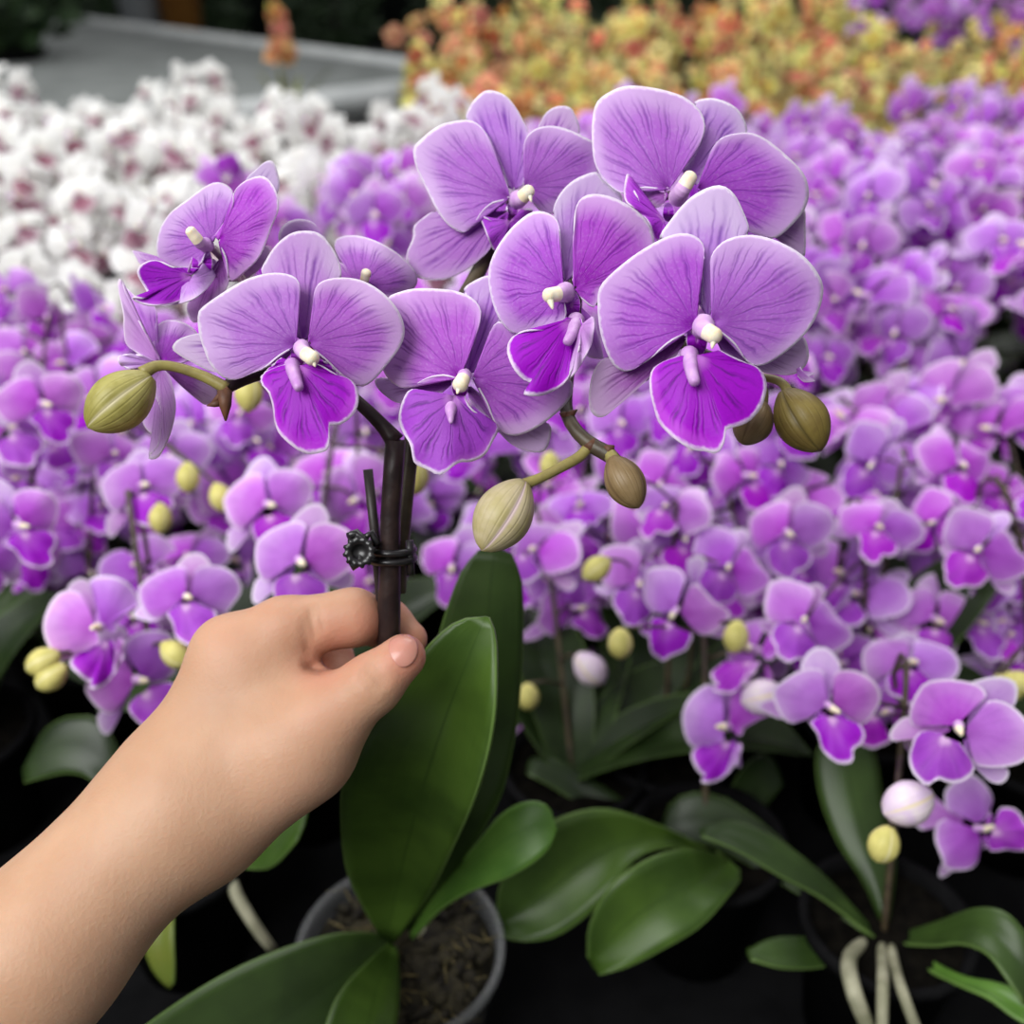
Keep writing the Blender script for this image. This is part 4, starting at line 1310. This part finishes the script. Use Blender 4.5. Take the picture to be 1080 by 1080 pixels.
# ---- plants whose single flowers can be made out: (px, py, width px, yaw, pitch, roll)
NEARP = [
    ('lilac orchid with five low flowers at the bench front beside two cream buds', (932, 985, .584), 0.4,
     [(875, 743, 112, 12, 0, 8), (940, 752, 96, -55, 0, 5), (1013, 768, 126, -8, 5, -12), (1030, 872, 104, 40, -5, 70), (960, 700, 100, 10, 30, 0)],
     [(958, 847, 1, (-.8, -.3, -.1)), (932, 891, 0, (-.2, -.2, -.9))]),
    ('lilac orchid holding two drooping low blooms and a half open white bud', (745, 893, .632), 1.1,
     [(767, 768, 100, 6, 4, 0), (672, 790, 84, -52, -6, -20), (697, 768, 78, -70, 0, 0), (800, 688, 96, -35, 10, 20)],
     [(805, 735, 1, (-.9, -.2, -.1)), (776, 672, 0, (-.1, -.3, -.6)), (654, 679, 0, (0, -.2, -1))]),
    ('lilac orchid behind the dangling bud with two deep lipped blooms leaning down', (690, 900, .76), 2.0,
     [(673, 615, 92, 15, 0, 0), (714, 645, 98, -18, -18, 15), (768, 598, 92, 8, 5, -8), (705, 535, 90, -30, 25, 0), (720, 570, 90, 25, 10, 0)],
     [(629, 600, 0, (-.6, -.3, -.3)), (668, 520, 0, (0, -.3, -.7))]),
    ('lilac orchid with crowded blooms in the middle of the right-hand front row', (890, 860, .78), 2.7,
     [(848, 655, 100, 5, 12, 0), (832, 562, 90, 0, 6, 5), (888, 606, 84, 10, 10, -8), (918, 664, 84, -20, 15, 0), (927, 555, 90, -5, 20, 0), (955, 640, 80, 20, 35, 40), (890, 690, 84, -40, 15, 0)], []),
    ('lilac orchid at the frame edge with blooms packed above the low front ones', (1065, 880, .74), 0.2,
     [(1033, 580, 96, -5, 6, 4), (995, 662, 84, -20, 15, 0), (1030, 655, 84, 30, 15, 0), (1068, 610, 84, -10, 10, 0), (1075, 690, 84, 20, 20, 0), (985, 600, 80, 15, 20, 0)],
     [(1063, 725, 0, (.5, -.3, -.3)), (1075, 720, 0, (.6, -.2, -.2))]),
    ('lilac orchid between the tall leaf and the dark gap, blooms seen from the side', (600, 930, .74), 1.5,
     [(603, 640, 84, 55, -5, 10), (565, 580, 88, -45, 15, 0), (478, 596, 84, -20, 0, 0), (590, 570, 84, 60, 15, 30), (545, 625, 76, 30, 5, 0)],
     [(622, 705, 1, (.5, -.2, -.5)), (557, 735, 0, (0, -.2, -.9)), (580, 492, 0, (0, -.2, -.7))]),
    ('lilac orchid behind the hand with a cluster of blooms spilling over the knuckles', (185, 905, .626), 0.9,
     [(198, 628, 108, -10, 14, 0), (105, 663, 108, 18, 5, -15), (58, 628, 72, 30, 0, -15), (146, 716, 104, 12, -6, 10), (150, 600, 90, 10, 25, 0), (200, 585, 80, -30, 20, 0), (140, 650, 86, 0, 10, 30)],
     [(45, 698, 0, (-.7, -.2, -.3)), (54, 714, 0, (-.6, -.2, -.4)), (186, 690, 0, (.6, -.3, -.3))]),
    ('lilac orchid behind the dark stem with round open blooms in a short row', (335, 880, .78), 1.9,
     [(284, 532, 96, 5, 8, 0), (318, 592, 112, -8, 6, -6), (378, 527, 84, 0, 0, 8), (455, 530, 70, -10, 0, 10), (392, 612, 76, 10, 0, 0), (345, 500, 80, 0, 20, 0), (420, 575, 60, 40, 0, 0)],
     [(262, 415, 0, (0, -.3, -.5)), (437, 503, 0, (0, -.2, -.8))]),
    ('lilac orchid at the left frame edge with a tall stack of deep lipped blooms', (-20, 830, .74), 0.5,
     [(18, 552, 100, 15, 0, 0), (22, 505, 84, 10, 10, 0), (-20, 590, 90, 10, 0, 0), (40, 470, 84, 40, 5, 60), (10, 450, 90, 10, 15, 0), (30, 585, 80, 20, 0, 0)], []),
    ('lilac orchid hanging below the yellow green bud, blooms in a tight mound', (120, 800, .86), 1.4,
     [(84, 548, 76, 20, -10, 0), (78, 588, 70, 15, -10, 0), (152, 512, 92, 0, 20, 0), (120, 480, 84, 20, 15, 0), (180, 480, 84, -15, 10, 0), (110, 525, 70, 40, 0, 0), (190, 545, 70, -20, 10, 0)],
     [(198, 504, 0, (0, -.3, -.5)), (233, 525, 0, (.2, -.3, -.4)), (169, 547, 0, (0, -.3, -.5))]),
    ('lilac orchid under the front left held flower with pale rimmed blooms', (260, 760, .88), 2.2,
     [(253, 436, 78, 5, 10, 0), (285, 470, 74, -10, 10, 0), (225, 465, 74, 15, 10, 0), (310, 500, 72, -15, 5, 0), (355, 470, 70, 10, 5, 0), (330, 450, 70, 0, 15, 0), (265, 485, 70, 0, 0, 0), (400, 480, 70, 0, 10, 0)], []),
    ('lilac orchid at the left edge under the white orchids, one broad bloom facing out', (60, 690, .90), 0.3,
     [(45, 424, 92, 8, 5, 0), (105, 420, 78, -10, 5, 0), (10, 410, 78, 15, 10, 0), (70, 385, 74, 0, 15, 0), (25, 372, 74, 10, 15, 0), (90, 455, 70, 0, 0, 0), (130, 440, 70, -20, 0, 0), (5, 345, 70, 5, 10, 0)], []),
    ('lilac orchid behind the centre of the held spray, blooms over a dark gap', (640, 760, .86), 1.0,
     [(655, 445, 76, 0, 5, 0), (690, 460, 74, -15, 10, 0), (625, 430, 70, 20, 5, 0), (735, 480, 76, 0, 15, 0), (780, 500, 76, -10, 15, 0), (700, 500, 72, 10, 5, 0), (560, 440, 70, 10, 0, 0), (760, 545, 76, 0, 10, 0)],
     [(645, 395, 0, (0, -.3, -.5))]),
    ('deep purple orchid standing just in front of the white orchids', (400, 430, 1.05), 0.6,
     [(395, 225, 66, 0, 5, 0), (425, 210, 60, -20, 5, 0), (372, 205, 58, 25, 5, 0), (360, 225, 56, 40, 0, 0), (410, 255, 60, 0, 0, 0), (440, 240, 58, -15, 0, 0), (375, 180, 54, 10, 20, 0), (420, 180, 54, -10, 15, 0)], []),
    ('single deep purple spray raised against the white orchids', (250, 420, 1.05), 0.6,
     [(238, 190, 60, 0, -10, 180), (262, 205, 54, -20, 0, 0), (300, 235, 56, -10, 5, 0), (320, 250, 54, 10, 0, 0), (285, 265, 56, 0, 0, 0)], []),
]
TRACED = {
    NEARP[0][0][:34]: [
        ([(738, 874), (775, 866), (822, 887), (867, 922), (908, 966), (925, 985)], [(738, 878), (776, 882), (822, 906), (866, 936), (905, 970), (925, 988)], [(740, 882), (778, 898), (822, 924), (864, 946), (902, 974), (925, 991)], [0.584, 0.580, 0.575, 0.575, 0.580, 0.584], (.004, -.006), 'leaf_dark'),
        ([(870, 770), (860, 800), (866, 845), (884, 890), (910, 930), (928, 970)], [(890, 762), (892, 800), (900, 845), (912, 890), (925, 930), (934, 972)], [(908, 768), (924, 800), (932, 850), (944, 905), (942, 940), (938, 974)], [0.628, 0.619, 0.611, 0.602, 0.593, 0.584], (.004, .004), 'leaf_dark'),
        ([(788, 1002), (815, 990), (849, 988), (884, 990), (915, 985)], [(788, 1006), (818, 1005), (850, 1004), (884, 1000), (915, 990)], [(792, 1012), (822, 1021), (856, 1022), (888, 1014), (916, 996)], [0.566, 0.566, 0.571, 0.575, 0.584], (.004, -.006), 'leaf_dark'),
        ([(1095, 1010), (1082, 985), (1060, 962), (1030, 958), (990, 972), (950, 985)], [(1090, 1040), (1072, 1008), (1050, 984), (1022, 978), (988, 986), (950, 990)], [(1080, 1060), (1060, 1030), (1040, 1006), (1014, 996), (985, 998), (950, 996)], [0.513, 0.518, 0.527, 0.540, 0.562, 0.584], (.004, -.008), 'leaf_dark'),
        ([(1120, 1062), (1080, 1046), (1050, 1036), (1018, 1030), (980, 1012), (950, 995)], [(1122, 1078), (1078, 1060), (1048, 1044), (1016, 1035), (980, 1018), (950, 999)], [(1118, 1095), (1074, 1076), (1044, 1054), (1013, 1040), (980, 1024), (950, 1003)], [0.504, 0.513, 0.522, 0.535, 0.562, 0.584], (.003, -.006), 'leaf_bright'),
        ([(700, 880), (705, 850), (735, 835), (780, 850), (840, 900), (915, 975)], [(690, 890), (702, 872), (730, 862), (775, 876), (835, 918), (915, 980)], [(690, 900), (702, 892), (730, 888), (770, 902), (830, 936), (915, 985)], [0.637, 0.633, 0.628, 0.619, 0.602, 0.584], (.004, -.006), 'leaf_field'),
    ],
    NEARP[1][0][:34]: [
        ([(523, 974), (528, 930), (552, 888), (592, 862), (640, 853), (700, 872), (745, 895)], [(525, 978), (548, 962), (575, 943), (612, 914), (652, 892), (700, 884), (745, 898)], [(528, 988), (558, 993), (592, 985), (634, 952), (668, 908), (704, 894), (745, 902)], [.58, .58, .578, .577, .582, .60, .628], (-.004, -.010), 'leaf'),
        ([(620, 1010), (622, 975), (646, 932), (690, 903), (730, 895), (762, 903), (756, 897)], [(625, 1018), (640, 995), (670, 966), (705, 944), (740, 929), (768, 912), (758, 900)], [(632, 1028), (662, 1020), (700, 1001), (738, 978), (764, 950), (782, 922), (762, 903)], [.565, .562, .56, .56, .567, .588, .625], (-.004, -.008), 'leaf'),
        ([(560, 800), (585, 800), (630, 825), (680, 860), (740, 892)], [(556, 806), (585, 815), (630, 842), (680, 872), (740, 896)], [(556, 816), (585, 832), (630, 860), (680, 886), (740, 900)], [.68, .675, .665, .65, .635], (.004, -.006), 'leaf_field'),
        ([(815, 800), (800, 795), (780, 815), (762, 850), (750, 892)], [(822, 812), (805, 820), (788, 840), (768, 868), (752, 895)], [(826, 828), (812, 845), (795, 865), (775, 885), (754, 900)], [.69, .68, .665, .65, .635], (.004, -.004), 'leaf_field'),
    ],
    NEARP[6][0][:34]: [
        ([(325, 852), (305, 868), (285, 884), (266, 902), (230, 905)], [(322, 868), (304, 884), (288, 896), (270, 908), (230, 908)], [(314, 885), (302, 900), (290, 912), (274, 917), (230, 912)], [0.574, 0.578, 0.582, 0.591, 0.626], (.002, -.004), 'leaf'),
        ([(176, 1040), (160, 1020), (152, 990), (160, 950), (180, 910)], [(180, 1042), (172, 1020), (168, 990), (172, 950), (186, 912)], [(183, 1038), (184, 1018), (183, 990), (184, 952), (192, 914)], [0.574, 0.574, 0.578, 0.591, 0.626], (.002, -.004), 'leaf_yellow'),
        ([(30, 800), (50, 768), (80, 755), (115, 770), (160, 880)], [(24, 812), (46, 792), (78, 784), (108, 800), (160, 888)], [(26, 826), (48, 820), (76, 816), (104, 830), (160, 896)], [0.608, 0.604, 0.600, 0.600, 0.626], (.004, -.006), 'leaf_field'),
    ],
}
for label, (bx, by, bd), lrot, fl, bu in NEARP:
    pp = at(bx, by, bd)
    pos = Vector((pp.x, pp.y, BZ + .001))
    pts = []
    for (x, y, w, yw, pi_, ro) in fl:
        d = min(1080 * FD / w, bd + .22)
        sc = w * d / 1080 / FD
        pts.append((at(x, y, d), sc, yw, pi_, ro))
    cz = sum((p[0] for p in pts), Vector()) / len(pts)
    hi_ = max(p[0].z for p in pts)
    lo_p = min(pts, key=lambda p: p[0].z)[0]
    top_ = Vector((cz.x, max(cz.y + .03, pos.y * .5 + cz.y * .5), hi_ + .01))
    if bx == 932:
        top_.z = hi_ - .03
    S = [pos + Vector((0, 0, .08)), pos.lerp(top_, .55) + Vector((0, .01, .08)), top_, cz + Vector((0, .028, 0)), lo_p + Vector((0, .022, -.004))]
    flowers = []
    for (p, sc, yw, pi_, ro) in pts:
        flowers.append((p, look(p, yw, pi_), R(ro), sc, 'near', S))
    buds = []
    for (x, y, big, dr) in bu:
        d = cz.y / cp - .02
        p = at(x, y, max(.48, min((q_[0] - CAM).dot(FW) for q_ in pts) - .012))
        v = Vector(dr).normalized()
        buds.append((p - v * (.013 if big else .010), v, big, S))
    tl = TRACED.get(label[:34])
    root = plant('potted_orchid', pos, label, 'potted orchid', 'lilac orchids in front rows of the bench', flowers, [S], buds, leaves=(0 if bx in (745, 932, 185) else 3) if tl else 5, lrot=.25 if bx in (690, 890, 600) else lrot, lspan=math.pi * .8 if bx in (690, 890, 600) else None)
    WPOS[root.name] = pos
    for (L, Mi, Rr, dep, fold, mat) in tl or ():
        build('leaf', leaf_surface(L, Mi, Rr, dep, [fold] * len(dep), n=20, m=9), M[mat], root, thick=0.0016)
    if tl and bx == 932:
        for P in ([(929, 990, .585, 5), (931, 1016, .556, 6), (931, 1046, .528, 6.5), (930, 1100, .522, 6)], [(938, 990, .585, 5), (944, 1020, .554, 5.5), (954, 1052, .528, 6), (972, 1100, .525, 6)], [(915, 990, .585, 6), (896, 1010, .556, 8), (900, 1044, .530, 9), (918, 1090, .528, 8)]):
            stem_tube(P, 'aerial_root', M['root'], root, 10, 14)
    if tl and bx == 185:
        stem_tube([(205, 902, .626, 6), (236, 915, .610, 7), (250, 945, .600, 6.5), (270, 978, .598, 6), (288, 1002, .605, 5)], 'aerial_root', M['root'], root, 10, 14)


def auto_plant(x, y, label, cat, group, kind, nfl=7, ztop=.36, spread=.07, name='potted_orchid', leaves=3, nsp=2, hang=.13):
    pos = Vector((x, y, BZ + .001))
    spikes, flowers, buds = [], [], []
    for k in range(nsp):
        sx_ = (k - (nsp - 1) / 2) * spread * 1.5 + random.uniform(-.02, .02)
        zt = ztop + random.uniform(-.06, .015)
        S = [pos + Vector((0, 0, .08)), pos + Vector((sx_ * .2, .015, zt * .65)), pos + Vector((sx_ * .6, -.01, zt)),
             pos + Vector((sx_ * .95, -.06, zt - hang * .3)), pos + Vector((sx_ * 1.2, -.10, zt - hang))]
        spikes.append(S)
        Q = catmull([tuple(p) for p in S], 60)
        for i in range(nfl):
            s_ = .47 + .5 * i / (nfl - 1)
            b = Vector(Q[int(s_ * 59)])
            sd = 1 if i % 2 else -1
            off = Vector((sd * random.uniform(.018, .036), -random.uniform(.015, .03), random.uniform(-.012, .016)))
            p = b + off
            f = look(p, sd * random.uniform(-5, 45) + random.uniform(-28, 28), random.uniform(-16, 40))
            flowers.append((p, f, random.uniform(-.35, .35), random.uniform(.9, 1.12), kind, S))
        if random.random() < .75:
            p = Vector(Q[-1])
            buds.append((p, (random.uniform(-.5, .5), -.4, -.6), 0, S))
    return plant(name, pos, label, cat, group, flowers, spikes, buds, leaves=leaves, lrot=random.uniform(0, 6.28))


def proj_x(px, d):
    return (px - 540) / 1080 * d


# ---- lilac rows behind, counted back from the front row
rows_l = [(.70, .11, .50, .105, .255, 7), (.78, .03, .60, .14, .30, 8), (.92, -.02, .62, .145, .345, 9), (1.06, .02, .68, .145, .36, 9), (1.20, -.02, .78, .145, .365, 9), (1.35, .02, .86, .15, .36, 9), (1.50, .00, .95, .155, .345, 9), (1.64, .06, 1.0, .16, .325, 9)]
for r_i, (y, x0, x1, dx, zt_, nf_) in enumerate(rows_l):
    n = int((x1 - x0) / dx) + 1
    for i in range(n):
        x = x0 + i * dx + random.uniform(-.025, .025) + (dx / 2 if r_i % 2 else 0)
        auto_plant(x, y + random.uniform(-.02, .02), f'lilac orchid pot in bench row {["two","three","four","five","six","seven","eight","nine"][r_i]}, {ORD[i]} along from the white orchids', 'potted orchid', 'lilac orchids in the rows behind', 'far', nfl=nf_, ztop=zt_)
# lilac fill behind the left-hand front plants
for i, (x, y, zt_) in enumerate(((-.52, .88, .29), (-.44, .76, .255), (-.38, .90, .29), (-.31, .77, .255), (-.25, .88, .285), (-.18, .78, .25), (-.12, .90, .285), (-.05, .80, .26), (.0, .92, .30))):
    auto_plant(x, y, f'lilac orchid bordering the white orchids, {ORD[i]} plant in from the left frame edge', 'potted orchid', 'lilac orchids bordering the white ones', 'far', nfl=8, ztop=zt_)
# ---- white rows
rows_w = [(1.06, -.64, .12, .15), (1.22, -.72, .02, .15), (1.38, -.80, .02, .15), (1.55, -.88, -.02, .155), (1.73, -.95, -.10, .16), (1.92, -1.06, -.50, .165)]
for r_i, (y, x0, x1, dx) in enumerate(rows_w):
    n = int((x1 - x0) / dx) + 1
    for i in range(n):
        x = x0 + i * dx + random.uniform(-.02, .02)
        auto_plant(x, y + random.uniform(-.02, .02), f'white orchid with plum centres in white row {["one","two","three","four","five","six"][r_i]} from front, {ORD[i]} from the left', 'potted orchid', 'white orchids', 'white',
                   nfl=8, ztop=.30 if r_i == 0 else .335, spread=.065)
# ---- yellow and orange spray orchids
rows_y = [(1.86, -.06, 1.10, .16, .35), (2.06, -.08, 1.20, .17, .40), (2.28, -.10, 1.15, .18, .44), (2.52, -.08, 1.25, .19, .45)]
for r_i, (y, x0, x1, dx, zy) in enumerate(rows_y):
    n = int((x1 - x0) / dx) + 1
    for i in range(n):
        x = x0 + i * dx + random.uniform(-.03, .03)
        pos = Vector((x, y, BZ + .001))
        spikes, flowers = [], []
        for k in range(8):
            a = random.uniform(0, 6.28)
            r0 = random.uniform(.03, .105)
            zt = zy + random.uniform(-.10, .02) - (.07 if x > .72 else 0)
            S = [pos + Vector((0, 0, .08)), pos + Vector((math.cos(a) * r0 * .4, math.sin(a) * r0 * .4, zt * .6)), pos + Vector((math.cos(a) * r0, math.sin(a) * r0, zt))]
            spikes.append(S)
            Q = catmull([tuple(p) for p in S], 30)
            for q in range(9):
                b = Vector(Q[int((.5 + .5 * q / 8) * 29)])
                p = b + Vector((random.uniform(-.035, .035), random.uniform(-.035, .015), random.uniform(-.015, .015)))
                flowers.append((p, look(p, random.uniform(-60, 60), random.uniform(-10, 50)), random.uniform(0, 6.28), random.uniform(.8, 1.15), 'orange' if random.random() < (.4 if i == 0 else .10) else 'yellow', S))
        plant('spray_orchid', pos, f'yellow and red spray orchid in spray row {["one","two","three","four"][r_i]}, {ORD[i]} plant from the grey bench side', 'potted orchid', 'yellow and red spray orchids', flowers, spikes, leaves=7, leafset=YLEAF, lrot=random.uniform(0, 6))
# single orange spray out over the grey bench
ps = at(316, 42, 3.0)
pos = Vector((ps.x, ps.y, BZ + .001))
pos = Vector((-.55, 2.68, BZ + .001))
S = [pos + Vector((0, 0, .08)), pos + Vector((.01, 0, .22)), pos + Vector((.0, -.01, .385))]
fl = []
for q in range(9):
    p = pos + Vector((random.uniform(-.045, .045), random.uniform(-.04, .02), .33 + random.uniform(-.035, .075)))
    fl.append((p, look(p, random.uniform(-50, 50), random.uniform(-10, 40)), random.uniform(0, 6), 1.25, 'orange', S))
plant('spray_orchid', pos, 'lone orange spray orchid in front of the grey-topped bench', 'potted orchid', None, fl, [S], leaves=4, leafset=YLEAF)
# purple group behind the yellow ones
for i in range(3):
    auto_plant(.88 + i * .19, 2.72, f'deep purple orchid behind the yellow sprays, {ORD[i]} from the grey bench side', 'potted orchid', 'purple orchids behind the yellow sprays', 'far', nfl=9, ztop=.475, spread=.09)
auto_plant(1.10, 1.98, 'white orchid at the right frame edge beyond the lilac rows', 'potted orchid', None, 'white', nfl=8, ztop=.42)


# ---------------------------------------------------------------- dark foliage plants and tubs far behind
def shrub(x, y, z, r, h, label, seed, ph=.26):
    rs = random.Random(seed)
    root = empty('foliage_plant', (x, y, z))
    tag(root, label, 'plant', 'dark foliage plants at the far end')
    gg = Geo()
    rows = [[(x + math.cos(th) * q, y + math.sin(th) * q, z + zz) for th in np.linspace(0, 2 * math.pi, 20, endpoint=False)] for q, zz in ((0, 0), (.13, 0), (.17, ph), (.15, ph), (0, ph - .02))]
    gg.grid(rows, 20, 5, [0, .25, .5, .75, 1], True)
    build('pot', gg, M['bpot'], root)
    gg = Geo()
    for i in range(420):
        a, b = rs.uniform(0, 6.28), math.acos(rs.uniform(-.9, 1))
        q = r * rs.uniform(.45, 1.0)
        c = Vector((x + math.cos(a) * math.sin(b) * q, y + math.sin(a) * math.sin(b) * q, z + ph + h * .5 + math.cos(b) * h * .5))
        d1 = Vector((rs.uniform(-1, 1), rs.uniform(-1, 1), rs.uniform(-.4, .9))).normalized()
        d2 = d1.orthogonal().normalized()
        L, w = rs.uniform(.10, .18), rs.uniform(.03, .055)
        gg.poly([c, c + d1 * L * .5 + d2 * w, c + d1 * L, c + d1 * L * .5 - d2 * w])
    o = build('foliage', gg, M['dark_leaf'], root)
    gg = Geo()
    gg.tube([(x, y, z + ph - .02), (x, y, z + ph + h * .7)], .02, 6)
    build('stem', gg, M['stem'], root)


k = 0
for j, (y, n, x0, dx) in enumerate(((10.9, 8, -5.6, 1.3), (12.3, 9, -6.0, 1.35))):
    for i in range(n):
        shrub(x0 + i * dx + random.uniform(-.1, .1), y + random.uniform(-.15, .15), .001, .50, 1.0 + .25 * j, f'dark green leafy bush in far foliage row {["one","two"][j]}, {ORD[i]} from the left', 50 + k)
        k += 1
shrub(-2.40, 5.35, BZ + .001, .36, .50, 'dark green leafy bush standing on the grey-topped bench behind the white orchids', 99, .05)


def tub(name, px, py, d, r, h, mat, label):
    p = at(px, py, d)
    gg = Geo()
    rows = [[(p.x + math.cos(th) * q, p.y + math.sin(th) * q, zz) for th in np.linspace(0, 2 * math.pi, 24, endpoint=False)] for q, zz in ((0, .001), (r * .8, .001), (r, h), (r * 1.06, h), (r * 1.06, h + .03), (r * .96, h + .03), (r * .9, h - .02), (0, h - .03))]
    gg.grid(rows, 24, 8, [i / 7 for i in range(8)], True)
    tag(build(name, gg, M[mat], None), label, 'tub')


tub('plastic_tub', 146, 2, 8.6, .17, 1.0, 'white_tub', 'white tub standing past the grey bench rail')
tub('plastic_tub', 190, 6, 8.6, .17, .92, 'orange_tub', 'ochre tub standing past the grey bench rail')
# dark leafy pot at the far left end of the white rows
